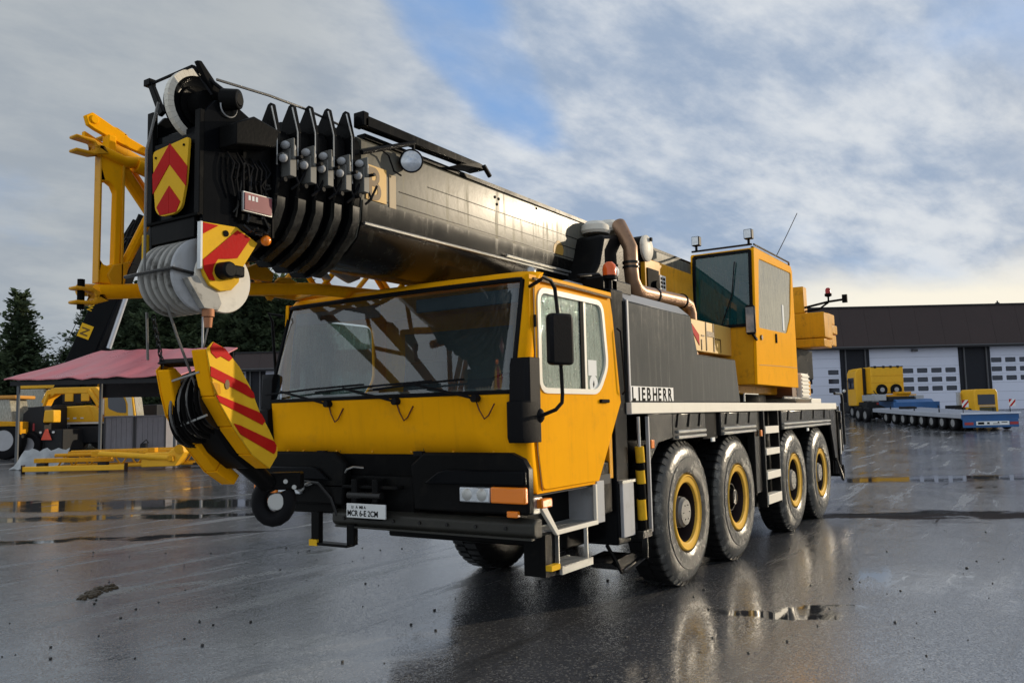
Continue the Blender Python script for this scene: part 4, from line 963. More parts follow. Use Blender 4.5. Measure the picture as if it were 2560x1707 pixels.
    obj('counterweight_slab', G().box(7.5, .08, 2.90, 8.02, 2.54, 3.11), YELD, cw, .02)
    obj('counterweight_carrier', G().box(5.8, .5, 2.3, 7.9, 2.1, 2.84), BLKD, CR, .02)
    obj('counterweight_column', G().box(6.85, .36, 3.45, 7.1, .56, 3.93), YELD, CR, .015)
    obj('winch_drum', G().cyl((6.3, .6, 3.0), (6.3, 2.0, 3.0), .38, n=28), WIRE, CR)
    a = obj('warning_arm', G().tube([(6.9, .36, 3.55), (6.9, -.05, 3.62), (6.9, -.35, 3.64)], .02, 6).tube([(6.9, .36, 3.48), (6.9, .12, 3.50), (6.9, -.05, 3.61)], .016, 6).box(6.87, -.36, 3.58, 6.93, -.28, 3.72), PBLK, CR)
    obj('beacon_base', G().lathe([(.015, 0), (.015, .08), (.06, .10), (.06, .14)], (6.9, -.05, 3.62), (0, 0, 1), 16), PBLK, a)
    obj('beacon_dome', G().lathe([(.045, 0), (.045, .07), (.03, .1), (0, .11)], (6.9, -.05, 3.76), (0, 0, 1), 16), mat('red_beacon', (.35, .03, .03), .25), a)
build_upper()
# ---------------------------------------------------------------- boom
BC = 1.31
def boom_sec(x, hw, zt, zs, zl, zb):
    # near half listed from top centre down to bottom centre, then mirrored
    h = [(BC, zt), (BC-hw+.05, zt), (BC-hw, zt-.04), (BC-hw, zs), (BC-hw+.02, zl+.02), (BC-hw+.03, zl), (BC-hw*.86, zl-.10), (BC-hw*.62, zl-.19), (BC-hw*.3, zb+.015), (BC, zb)]
    full = h+[(2*BC-y, z) for y, z in reversed(h[1:-1])]
    return [(x, y, z) for y, z in full]
def build_boom():
    hw = .43
    b = obj('boom', G().loft([boom_sec(-3.86, hw, 3.80, 3.345, 3.16, 2.90), boom_sec(5.9, hw, 3.84, 3.385, 3.20, 2.94)]), BOOM, CR, smooth=30)
    # darker lower belly skin proud of the side plate
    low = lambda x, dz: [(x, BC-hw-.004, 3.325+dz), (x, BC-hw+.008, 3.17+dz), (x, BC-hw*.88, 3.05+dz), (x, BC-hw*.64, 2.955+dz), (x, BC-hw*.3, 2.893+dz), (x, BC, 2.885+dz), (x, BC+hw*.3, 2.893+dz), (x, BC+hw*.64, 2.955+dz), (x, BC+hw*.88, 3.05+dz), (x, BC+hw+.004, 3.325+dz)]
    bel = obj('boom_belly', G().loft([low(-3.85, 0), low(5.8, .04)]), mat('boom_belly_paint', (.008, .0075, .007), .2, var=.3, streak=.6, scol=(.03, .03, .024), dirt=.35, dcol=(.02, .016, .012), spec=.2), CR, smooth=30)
    g = G().tube([(-3.84, BC-hw-.006, 3.155), (-1.3, BC-hw-.006, 3.17), (3.0, BC-hw-.006, 3.185)], .013, 6); obj('weld_ridge', g, STL, bel)
    g = G().tube([(-2.0, BC-hw-.02, 3.20), (-.6, BC-hw-.02, 3.205)], .012, 6); obj('hose_rail', g, STL, bel)
    g = G()
    for za, zb_, x0, x1 in ((3.47, 3.50, -3.45, .6), (3.585, 3.61, -3.1, .6), (3.36, 3.37, -3.8, .7)):
        g.box(x0, BC-hw-.0035, za-.003+.0, x1, BC-hw+.001, za+.003)
    obj('plate_seam', g, BLKD, b)
    obj('top_rail', G().box(-3.8, BC-hw+.02, 3.80, 5.7, BC-hw+.10, 3.835).box(-3.8, BC+hw-.10, 3.80, 5.7, BC+hw-.02, 3.835), BLKD, b)
    g = G()
    for x, z in ((-2.14, 3.71), (-2.08, 3.705), (-2.11, 3.65), (-1.42, 3.75)): g.cyl((x, BC-hw-.006, z), (x, BC-hw+.01, z), .014, n=8)
    obj('bolt_hole', g, PBLK, b)
    obj('rust_patch', G().prism(round_poly([(-1.12, 3.36), (-.92, 3.36), (-.90, 3.44), (-1.0, 3.52), (-1.10, 3.45)], .05), 'y', BC-hw-.003, BC-hw+.001), mat('worn_yellow', (.42, .24, .04), .5, var=.4, dirt=.9), b)
    # weathered maker's letters next to the last collar
    cardm = mat('boom_letter_yellow', (.62, .38, .10), .5, var=.15, streak=.4, scol=(.4, .3, .15))
    c = obj('letter_card', G().box(-3.82, BC-hw-.008, 3.34, -3.60, BC-hw-.001, 3.60), cardm, b)
    text('letter', 'B', .34, PBRN, c, frame_mtx((-3.81, BC-hw-.0095, 3.35), (1, 0, 0), (0, 0, 1)), .001, .78)
    c2 = obj('letter_card', G().box(-3.565, BC-hw-.006, 3.325, -3.49, BC-hw-.001, 3.58), mat('boom_letter_faded', (.36, .27, .15), .5, var=.3, streak=.5), b)
    # telescope collars
    specs = [(-3.985, .47, 3.845, 3.945, 2.785), (-4.145, .452, 3.82, 3.92, 2.80), (-4.30, .435, 3.795, 3.895, 2.82), (-4.44, .418, 3.765, 3.865, 2.84), (-4.60, .40, 3.725, 3.83, 2.865)]
    for i, (x, hw2, zt, ztip, zb) in enumerate(specs):
        s_ = boom_sec(0, hw2, zt, 3.33, 3.16, zb); outer = [(y, z) for _, y, z in s_]
        outer = [(BC, zt), (BC-hw2+.17, zt), (BC-hw2+.05, zt-.03), (BC-hw2, zt-.11)]+[q for q in outer if q[0] < BC and q[1] < zt-.25]+[(BC, zb)]
        outer = outer+[(2*BC-a_, b_) for a_, b_ in reversed(outer[1:-1])]
        k = len(outer); inner = inset(outer, -.10)
        col = plate('boom_collar', outer, [inner], 'x', x-.012, x+.018, BLK, CR, .004)
        # short sleeve behind the flange
        o2 = inset(outer, -.035)
        plate('collar_sleeve', o2, [inset(o2, -.07)], 'x', x+.018, x+.13 if i else x+.10, BLKD, col)
        for s2 in (1, -1):
            Y = (lambda y: y) if s2 == 1 else (lambda y: 2*BC-y)
            y_ = BC-hw2
            g = G().prism([(Y(y_-.002), zt-.11), (Y(y_+.05), ztip-.01), (Y(y_+.065), ztip), (Y(y_+.09), ztip-.01), (Y(y_+.16), zt-.02), (Y(y_+.17), zt-.12)], 'x', x-.014, x+.022)
            obj('collar_ear', g, BLKD, col, .006)
        obj('worn_edge', G().tube([(x-.016, BC-hw2+.048, ztip-.03), (x-.016, BC-hw2-.003, zt-.11), (x-.016, BC-hw2-.004, 3.40)], .005, 5), STL, col)
        # worn wear-pad guard along the lower curve
        lowp = [(BC-hw2-.012, 3.24-.012*i), (BC-hw2-.006, 3.13), (BC-hw2*.9, 3.03), (BC-hw2*.72, 2.94), (BC-hw2*.5, zb+.055), (BC-hw2*.2, zb-.008)]
        g = G(); a = [(x-.02, y-.004, z) for y, z in lowp]; b_ = [(x+.045, y-.004, z) for y, z in lowp]; n = len(lowp)
        inn = [(x-.02, y+.03, z+.02) for y, z in lowp]; inb = [(x+.045, y+.03, z+.02) for y, z in lowp]
        g.add(a+b_+inn+inb, [(j, j+1, n+j+1, n+j) for j in range(n-1)]+[(2*n+j+1, 2*n+j, 3*n+j, 3*n+j+1) for j in range(n-1)]+[(j+1, j, 2*n+j, 2*n+j+1) for j in range(n-1)]+[(n+j, n+j+1, 3*n+j+1, 3*n+j) for j in range(n-1)]+[(0, n, 3*n, 2*n), (n-1, 3*n-1, 4*n-1, 2*n-1)])
        obj('wear_guard', g, mat('worn_guard', (.014, .014, .013), .28, var=.6, vs=12, streak=.7, scol=(.07, .07, .062), dirt=.7, dcol=(.05, .05, .045), spec=.3), col)
        # hose rollers and cable clamps standing off the side
        yb = BC-hw2-.03; xx = x+.05
        if True:
            zc = (3.475, 3.47, 3.455, 3.46, 3.46)[i]-.012*(i % 2)
            pieces('hose_roller', [G().sphere((xx-.02, yb, zc+.075), .027, 1, 1.3, 1), G().sphere((xx-.045, yb-.01, zc-.02), .027, 1, 1.2, 1), G().cyl((xx+.03, yb+.05, zc+.07), (xx+.03, yb-.02, zc+.07), .026, n=14)], LGRY, col)
            g = G().box(xx-.012, yb-.035, zc-.13, xx+.045, yb+.055, zc+.05).box(xx+.0, yb-.055, zc-.02, xx+.015, yb+.05, zc+.12).box(xx-.06, yb-.02, zc-.005, xx+.06, yb+.03, zc+.015)
            obj('roller_bracket', g, mat('bracket_grey', (.13, .13, .12), .5, var=.3, dirt=.5), col, .005)
            g = G().tube([(xx+.04, yb-.02, zc-.1), (xx+.06, yb-.04, zc-.17), (xx+.02, yb-.02, zc-.21), (xx+.10, yb, zc-.15), (xx+.15, yb-.01, zc-.05)], .009, 6).cyl((xx-.06, yb, zc-.17), (xx-.06, yb-.05, zc-.17), .015).cyl((xx+.05, yb, zc), (xx+.05, yb-.08, zc), .012)
            obj('hose_bundle', g, RUB, col)
    obj('boom_section_core', G().loft([boom_sec(-4.82, .33, 3.64, 3.3, 3.15, 2.95), boom_sec(-3.8, .38, 3.72, 3.3, 3.15, 2.93)]), BLKD, CR, smooth=30)
    # pivoting top arm, work light on its strut
    a = obj('top_arm', G().box(-3.92, .80, 3.84, -3.86, .90, 3.95).prism([(-3.90, 3.90), (-3.90, 3.84), (-2.46, 3.865), (-2.46, 3.925), (-3.86, 3.925)], 'y', .80, .88), BLK, CR, .008)
    obj('arm_foot', G().prism([(-2.80, 3.83), (-2.5, 3.87), (-2.42, 3.87), (-2.42, 3.90), (-2.5, 3.91)], 'y', .78, .95).cyl((-2.45, .78, 3.90), (-2.36, .78, 3.83), .02), RUB, a)
    obj('light_strut', G().cyl((-3.90, .84, 3.655), (-3.36, .80, 3.86), .019, n=8), RUB, a)
    l = obj('work_light', G().lathe([(.0, .10), (.05, .09), (.085, .03), (.092, .0), (.088, -.01), (.08, -.005), (.08, .0)], (-3.42, .78, 3.70), (.72, .62, .10), 24).cyl((-3.37, .80, 3.76), (-3.37, .80, 3.86), .012), RUB, a, smooth=50)
    obj('light_lens', G().lathe([(.079, -.003), (.05, -.012), (0, -.015)], (-3.42, .78, 3.70), (.72, .62, .10), 24), LENS, l)
    obj('light_cable', G().tube([(-3.72, .82, 3.72), (-3.62, .83, 3.70), (-3.55, .84, 3.60), (-3.48, .83, 3.58)], .007, 5), RUB, l)
build_boom()
def build_head():
    y0, y1 = 1.0, 1.53
    h = obj('boom_head', G().prism([(-5.09, 2.86), (-5.09, 3.56), (-4.72, 3.60), (-4.60, 3.55), (-4.60, 2.98), (-4.9, 2.90)], 'y', y0+.03, y1-.03), BLK, CR, .01)
    for y in (y0, y1-.03):
        obj('head_side_plate', G().prism([(-5.10, 2.84), (-5.10, 3.62), (-5.02, 3.72), (-4.90, 3.75), (-4.72, 3.67), (-4.58, 3.64), (-4.58, 3.0), (-4.70, 2.93)], 'y', y, y+.03), BLK, h, .004)
    obj('face_frame', G().box(-5.125, y1-.06, 2.99, -5.09, y1, 3.72).box(-5.125, y0, 2.99, -5.09, y0+.05, 3.64).box(-5.12, y0+.05, 2.86, -5.09, y1-.06, 3.0).box(-5.115, y0+.05, 3.44, -5.09, y1-.06, 3.5), BLKD, h, .004)
    obj('face_crossbar', G().box(-5.135, y0+.0, 2.985, -5.12, y1, 3.0), PBLK, h)
    # chevron board: yellow plate with red bands cut on it
    out = round_poly([(1.435, 3.445), (1.075, 3.475), (1.10, 3.20), (1.14, 3.05), (1.20, 3.02), (1.34, 3.02), (1.40, 3.06), (1.42, 3.2)], .03, 3)
    cb = obj('chevron_board', G().prism(out, 'x', -5.145, -5.128), SYEL, CR, .0)
    g = G()
    for poly in ([(1.26, 3.465), (1.085, 3.29), (1.095, 3.17), (1.26, 3.335)], [(1.262, 3.335), (1.262, 3.465), (1.432, 3.30), (1.425, 3.175)],
                 [(1.26, 3.20), (1.15, 3.085), (1.19, 3.028), (1.26, 3.028)], [(1.262, 3.028), (1.262, 3.20), (1.385, 3.085), (1.35, 3.03)]):
        g.prism(poly, 'x', -5.149, -5.1445)
    obj('chevron_band', g, RED, cb)
    g = G()
    for y, z in ((1.12, 3.43), (1.40, 3.40)): g.cyl((-5.144, y, z), (-5.152, y, z), .008, n=8)
    obj('rivet', g, PBLK, cb)
    # top sheave with cream rope guard
    c = (-4.99, 1.23, 3.73)
    s = obj('head_sheave', G().lathe([(.205, -.035), (.17, -.012), (.17, .012), (.205, .035), (.19, .045), (.06, .04), (.06, .07), (0, .07)], c, (0, 1, 0), 40, False, False).lathe([(.205, -.035), (.19, -.045), (.175, -.03), (.13, -.018), (.08, -.02), (.075, -.06), (0, -.06)], c, (0, 1, 0), 40, False, False), BLK, CR)
    g = G()
    for k in range(20):
        a0 = RD(70+k*9); a1 = RD(70+(k+1)*9-.3)
        pts = []
        for a in (a0, a1):
            for r_ in (.19, .232):
                for y in (c[1]-.05, c[1]-.012): pts.append((c[0]+cos(a)*r_, y, c[2]+sin(a)*r_))
        g.add(pts, [(0, 1, 3, 2), (4, 6, 7, 5), (0, 4, 5, 1), (2, 3, 7, 6), (0, 2, 6, 4), (1, 5, 7, 3)])
    obj('sheave_rim', g, CRM, s)
    obj('sheave_boss', G().lathe([(.085, -.0), (.09, -.03), (.085, -.10), (.0, -.10)], (c[0], c[1]-.03, c[2]), (0, 1, 0), 24).lathe([(.12, -.03), (.13, -.035), (.13, -.028)], (c[0], c[1], c[2]), (0, 1, 0), 28), BLKD, s)
    obj('sheave_nut', G().cyl((-4.95, 1.02, 3.75), (-4.90, .92, 3.745), .07, .062, 20).cyl((-4.905, .93, 3.745), (-4.90, .915, 3.745), .045, n=16), BLKD, CR, .008)
    obj('nut_ring', G().lathe([(.06, -.006), (.066, 0), (.06, .006)], (-4.93, .985, 3.70), (0, 1, 0), 20, True), LGRY, CR)
    # rope guard frame above the sheave
    g = G().box(-5.13, 1.46, 3.70, -5.07, 1.50, 3.72)
    obj('guard_arm', G().prism([(1.575, 3.945), (1.53, 3.945), (1.395, 3.71), (1.44, 3.69)], 'x', -5.11, -5.08).box(-5.12, 1.525, 3.915, -5.07, 1.59, 3.96), BLKD, CR, .005)
    g = G().cyl((-5.095, 1.56, 3.93), (-5.09, 1.13, 3.945), .010, n=6).cyl((-5.09, 1.13, 3.95), (-5.02, 1.03, 3.76), .007, n=5).cyl((-5.09, 1.12, 3.94), (-4.95, 1.0, 3.80), .012, n=6)
    obj('guard_rod', g, RUB, CR)
    obj('guard_cone', G().prism([(-5.115, 3.955), (-5.08, 3.965), (-4.92, 3.81), (-4.88, 3.74), (-4.97, 3.76), (-5.06, 3.87)], 'y', 1.05, 1.085), BLKD, CR, .008)
    obj('hoist_rope', G().tube([(-4.95, 1.08, 3.895), (-4.6, 1.0, 3.885), (-4.3, .98, 3.88), (-3.9, 1.0, 3.87)], .009, 6), WIRE, CR)
    # camera / cable drum box on the near side
    obj('side_box', G().prism([(-4.99, 3.42), (-4.99, 3.56), (-4.85, 3.635), (-4.65, 3.60), (-4.68, 3.48), (-4.85, 3.45)], 'y', .84, 1.0), BLKD, CR, .01)
    g = G()
    r_ = random.Random(3)
    for i in range(9):
        x = -4.95+.035*i; g.tube([(x, .97, 3.42-r_.random()*.05), (x+.03, .94, 3.34), (x+.01+r_.uniform(-.04, .04), .95, 3.25), (x+.05, .96, 3.12+r_.random()*.05)], .008, 5)
    obj('cable_bundle', g, RUB, CR)
    g = G()
    for i in range(14): g.cyl((-4.90+r_.random()*.3, .985, 2.96+r_.random()*.42), (-4.90+r_.random()*.3, .95, 2.96+r_.random()*.42), .006+r_.random()*.005, n=6)
    obj('hose_fitting', g, CHR, CR)
    w = obj('wind_sign', G().box(-4.86, .93, 3.05, -4.63, .95, 3.18), STL, CR, .004)
    obj('sign_face', G().box(-4.85, .924, 3.06, -4.64, .9295, 3.17), mat('faded_red_sign', (.25, .07, .08), .4, var=.3, dirt=.4, dcol=(.3, .22, .22)), w)
    for k in range(3): obj('sign_mark', G().box(-4.825+.028*k, .9225, 3.125, -4.808+.028*k, .9238, 3.155), PAPER, w)
    obj('sign_post', G().box(-4.63, .93, 2.92, -4.615, .945, 3.045).box(-4.845, .96, 3.0, -4.60, 1.0, 3.04), BLKD, w)
    # striped snout plates
    sn = [(-5.115, 2.945), (-4.86, 2.955), (-4.70, 2.88), (-4.82, 2.70)]+[(-4.965+.135*cos(a), 2.665+.125*sin(a)) for a in (RD(10), RD(-25), RD(-60), RD(-95), RD(-130), RD(-160))]+[(-5.115, 2.70)]
    for y in (.985, 1.56):
        s = obj('snout_plate', G().prism(sn, 'y', y, y+.025), SYEL, CR, .004)
    s1 = [o for o in CR.children if o.name.startswith('snout_plate')][0]
    g = G().prism([(-5.11, 2.94), (-5.0, 2.94), (-5.11, 2.87)], 'y', .980, .9855)
    g.prism([(-5.105, 2.715), (-4.86, 2.935), (-4.76, 2.90), (-4.86, 2.76), (-4.93, 2.745), (-5.0, 2.735), (-5.03, 2.69), (-5.04, 2.64), (-5.02, 2.60), (-5.06, 2.60), (-5.10, 2.66)], 'y', .980, .9855)
    obj('red_band', g, RED, s1)
    obj('plate_hole', G().cyl((-4.945, .979, 2.90), (-4.945, .986, 2.90), .02, n=14), PBLK, s1)
    obj('edge_strip', G().box(-5.125, .98, 2.66, -5.112, 1.012, 2.945), PAPER, s1)
    obj('snout_box', G().prism([(-5.08, 2.86), (-4.75, 2.86), (-4.82, 2.72), (-4.9, 2.66), (-5.08, 2.75)], 'y', 1.02, 1.55), BLK, CR, .01)
    obj('sheave_pin', G().cyl((-4.97, 1.02, 2.665), (-4.97, .90, 2.665), .055, .05, 24).box(-4.985, .905, 2.63, -4.86, .98, 2.70), RUB, CR, .012)
    o = obj('amber_lamp', G().sphere((-4.66, .955, 2.90), .034), ORG, CR)
    g = G()
    for i in range(6): g.cyl((-4.82+i*.03, .97, 2.97-.01*i), (-4.80+i*.03, .93, 2.93+.015*(i % 3)), .012, n=6)
    obj('lamp_fittings', g, CHR, CR)
    # reeving sheaves
    cx, cz = -5.03, 2.64
    obj('sheave_gap_core', G().cyl((cx, 1.06, cz), (cx, 1.42, cz), .196, n=44), mat('dark_groove', (.03, .027, .022), .6, var=.4, vs=20), CR)  # dark core added so the gaps between the sheave rims read dark
    for i in range(6):
        y = 1.07+i*.064
        m_ = LGRY if i == 0 else GRY
        obj('reeving_sheave', G().lathe([(.218, -.017), (.226, -.012), (.226, .012), (.218, .017), (.18, .019), (.14, .012), (.05, .02), (0, .02)], (cx, y, cz), (0, 1, 0), 44, False, False).lathe([(.218, -.017), (.18, -.019), (.14, -.012), (.05, -.02), (0, -.02)], (cx, y, cz), (0, 1, 0), 44, False, False), m_, CR)
    obj('rope_keeper', G().tube([(-5.275, 1.50, 2.645), (-5.285, 1.3, 2.645), (-5.27, 1.04, 2.65), (-5.0, 1.03, 2.62), (-4.9, 1.03, 2.56)], .011, 6), CHR, CR)
    obj('white_side_disc', G().lathe([(.20, 0), (.205, .012), (.18, .02), (0, .02)], (-4.93, 1.018, 2.62), (0, 1, 0), 44), CRM, CR)
    sk = obj('sheave_skirt', G().prism([(-5.20, 2.60), (-5.13, 2.50), (-5.08, 2.43), (-4.98, 2.425), (-4.955, 2.47), (-4.98, 2.53), (-5.08, 2.56), (-5.13, 2.62)], 'y', 1.0, 1.05), GRY, CR, .004)
    s = obj('rope_socket', G().cyl((-5.03, 1.03, 2.43), (-5.03, 1.03, 2.385), .036, n=14).cyl((-5.03, 1.03, 2.38), (-5.03, 1.03, 2.32), .028, .022, 12), COPP, CR)
    obj('socket_wire', G().tube([(-5.03, 1.03, 2.32), (-5.035, 1.05, 2.24), (-5.03, 1.07, 2.2)], .006, 5), WIRE, s)
    # falls of rope
    obj('hoist_rope', G().tube([(-5.2, 1.305, 3.72), (-5.27, 1.31, 3.4), (-5.27, 1.31, 2.9), (-5.27, 1.31, 2.66)], .0085, 6), WIRE, CR)
    obj('hoist_rope', G().tube([(-5.2, 1.19, 2.46), (-5.13, 1.19, 2.28), (-5.02, 1.2, 2.05), (-4.98, 1.21, 1.98)], .0085, 6), WIRE, CR)
    obj('hoist_rope', G().tube([(-5.1, 1.54, 2.45), (-5.09, 1.535, 2.15)], .0085, 6), WIRE, CR)
build_head()

# ---------------------------------------------------------------- hook block hanging from the boom head
def build_hook_block():
    psi = RD(15); hd = Vector((cos(psi), sin(psi), 0)); nn = Vector((sin(psi), -cos(psi), 0)); C0 = Vector((-5.0, 1.25, 0))
    T = thing('hook_block', 'heavy yellow hook block with red stripes hanging tilted below the boom head', 'hook block', (-4.7, 1.35, 0), world=True)
    T.location = (-4.7, 1.35, 1.75)
    def P(h, z, o): return C0+hd*h+nn*o+Vector((0, 0, z))
    face = [(-.09, 2.19), (-.03, 2.24), (.08, 2.21), (.23, 2.10), (.34, 1.98), (.45, 1.81), (.55, 1.70), (.65, 1.57), (.645, 1.52), (.56, 1.44), (.37, 1.54), (.18, 1.71), (.10, 1.80), (.0, 1.91), (-.05, 2.05)]
    def slab(poly, a, b, dh=0, dz=0):
        n = len(poly); g = G()
        g.add([P(h+dh, z+dz, a) for h, z in poly]+[P(h+dh, z+dz, b) for h, z in poly], [tuple(range(n)), tuple(range(2*n-1, n-1, -1))]+[(i, (i+1) % n, (i+1) % n+n, i+n) for i in range(n)])
        return g
    near = obj('cheek_plate', slab(face, .2, .19), SYEL, T, .004)
    # thick edge castings on the front side of the near cheek
    strip = [(-.09, 2.19), (-.05, 2.05), (.0, 1.91), (.10, 1.80), (.18, 1.71), (.37, 1.54), (.56, 1.44), (.62, 1.50), (.42, 1.62), (.24, 1.78), (.14, 1.88), (.06, 2.0), (.02, 2.12), (-.02, 2.2)]
    segs = [([(-.09, 2.19), (-.05, 2.05), (.0, 1.91), (.07, 1.97), (.02, 2.12), (-.02, 2.2)], YEL), ([(.002, 1.905), (.10, 1.80), (.165, 1.725), (.24, 1.79), (.15, 1.88), (.072, 1.965)], YEL), ([(.17, 1.72), (.365, 1.545), (.43, 1.62), (.245, 1.785)], YEL), ([(.37, 1.54), (.56, 1.44), (.62, 1.50), (.435, 1.615)], YEL)]
    for poly, m_ in segs: obj('edge_casting', slab(poly, .188, .085), m_, near, .008)
    g = G()
    def band(p): g.v, g.f = (g.add(slab(p, .2045, .2).v, slab(p, .2045, .2).f)).v, g.f
    for p in ([(-.06, 2.20), (-.03, 2.235), (.08, 2.205), (.15, 2.15), (.12, 2.13), (.04, 2.155), (.0, 2.14), (-.05, 2.17)],
              [(-.055, 2.09), (-.055, 2.03), (.35, 1.905), (.385, 1.905), (.37, 1.94), (.30, 1.99)],
              [(-.01, 1.925), (.03, 1.875), (.47, 1.73), (.50, 1.755), (.46, 1.80), (.43, 1.815)],
              [(.17, 1.745), (.24, 1.675), (.60, 1.535), (.62, 1.55), (.63, 1.59), (.60, 1.62), (.24, 1.73)]):
        q = slab(p, .2045, .2002); g.add(q.v, q.f)
    obj('red_stripe', g, RED, near)
    q = slab([(.10+.022*cos(a*pi/6), 1.985+.03*sin(a*pi/6)) for a in range(12)], .206, .2002); obj('plate_slot', q, PBRN, near)
    q = slab([(-.06, 2.0), (.02, 1.985), (.03, 1.93), (.0, 1.915)], .215, .2); obj('catch', q, YELD, near, .004)
    # far cheek, lower because the block hangs rolled
    far = obj('cheek_plate', slab(face, -.2, -.19, .03, -.11), YEL, T, .004)
    for poly, m_ in segs: obj('edge_casting', slab(poly, -.188, -.10, .03, -.11), m_, far, .008)
    # sheaves between the cheeks
    for i in range(5):
        o = .075-.052*i; dz = -.028*(i)-.01
        c = P(.20+.006*i, 1.94+dz, o)
        g = G().lathe([(.22, -.02), (.225, -.017), (.185, -.003), (.185, .003), (.225, .017), (.22, .02), (.15, .012), (0, .012)], c, nn, 40).lathe([(.22, -.02), (.15, -.012), (0, -.012)], c, nn, 40)
        obj('sheave', g, BLKD if i % 2 else CHR, T)
    g = slab([(.05, 1.88), (.12, 2.08), (.30, 2.0), (.52, 1.72), (.62, 1.55), (.50, 1.50), (.30, 1.62)], .08, -.17, .01, -.06)
    obj('inner_casting', g, BLKD, T, .02)
    g = G()
    for k in range(4):
        o = .05-.06*k
        pts = []
        for a in range(9):
            t_ = RD(100+a*18); pts.append(P(.20+.205*cos(t_), 1.93-.03*k+.205*sin(t_), o))
        g.tube(pts, .009, 6)
    obj('reeved_rope', g, WIRE, T)
    g = slab([(-.07, 2.17), (-.02, 2.2), (.06, 2.2), (.05, 2.15)], .18, -.19, 0, -.05); obj('top_guard', g, RUB, T, .01)
    pieces('keeper_bar', [G().cyl(P(-.05, 2.06, .12), P(-.02, 2.0, -.16), .008, n=6), G().cyl(P(.02, 1.80, .12), P(.06, 1.72, -.16), .008, n=6)], STL, T)
    # swivel hook: heavy dark ring shaped hook with its hub, turned square to the line of sight across the yard
    hc = P(.90, 1.19, .0); rv = Vector((.543, -.84, 0))
    pts = [hc+rv*(.105*cos(RD(100+a*21)))+Vector((0, 0, .125*sin(RD(100+a*21)))) for a in range(15)]
    k = obj('hook', G().tube(pts, .056, 14), RUB, T)
    nv = Vector((-.84, -.543, 0))
    obj('hook_shank', G().cyl(P(.58, 1.50, -.03), hc+Vector((-.05, .0, .12)), .075, .06, 14), BLKD, T, .01)
    bx = G().box(-.06, -.05, -.05, .20, .08, .07).xf(Matrix.Translation(hc+Vector((0, 0, .13))) @ Matrix.Rotation(math.atan2(-.84, .543), 4, 'Z')); obj('hook_nut_block', bx, BLKD, T, .015)
    obj('hook_hub', G().cyl(hc+nv*.05+rv*.03, hc-nv*.05+rv*.03, .062, n=18), STL, k, .006)
    pieces('shackle_bolt', [G().cyl(hc+nv*.06+rv*x+Vector((0, 0, z)), hc-nv*.0+rv*x+Vector((0, 0, z)), .016) for x, z in ((-.02, .13), (.10, .14), (.16, .10))], STL, k)
    # retaining chain up to the head, tie-down line to the bumper
    g = G(); a = Vector((-5.08, 1.50, 2.42)); b = P(-.03, 2.10, -.17); n = 12
    for i in range(n):
        c = a+(b-a)*((i+.5)/n); L = (b-a).length/n*.78
        ax = (1, 0, 0) if i % 2 else (0, 1, 0); q = G().lathe([(.011, -.004), (.017, 0), (.011, .004)], (0, 0, 0), ax, 8, True)
        q.v = [(c.x+x, c.y+y, c.z+z*1.9) for x, y, z in q.v]; g.add(q.v, q.f)
    obj('chain', g, CHR, T)
    obj('tie_down_line', G().tube([hc+rv*.1+Vector((.02, .0, .02)), Vector((-3.8, 1.80, 1.20)), Vector((-3.31, 2.08, 1.22))], .012, 6), CHR, T)
build_hook_block()

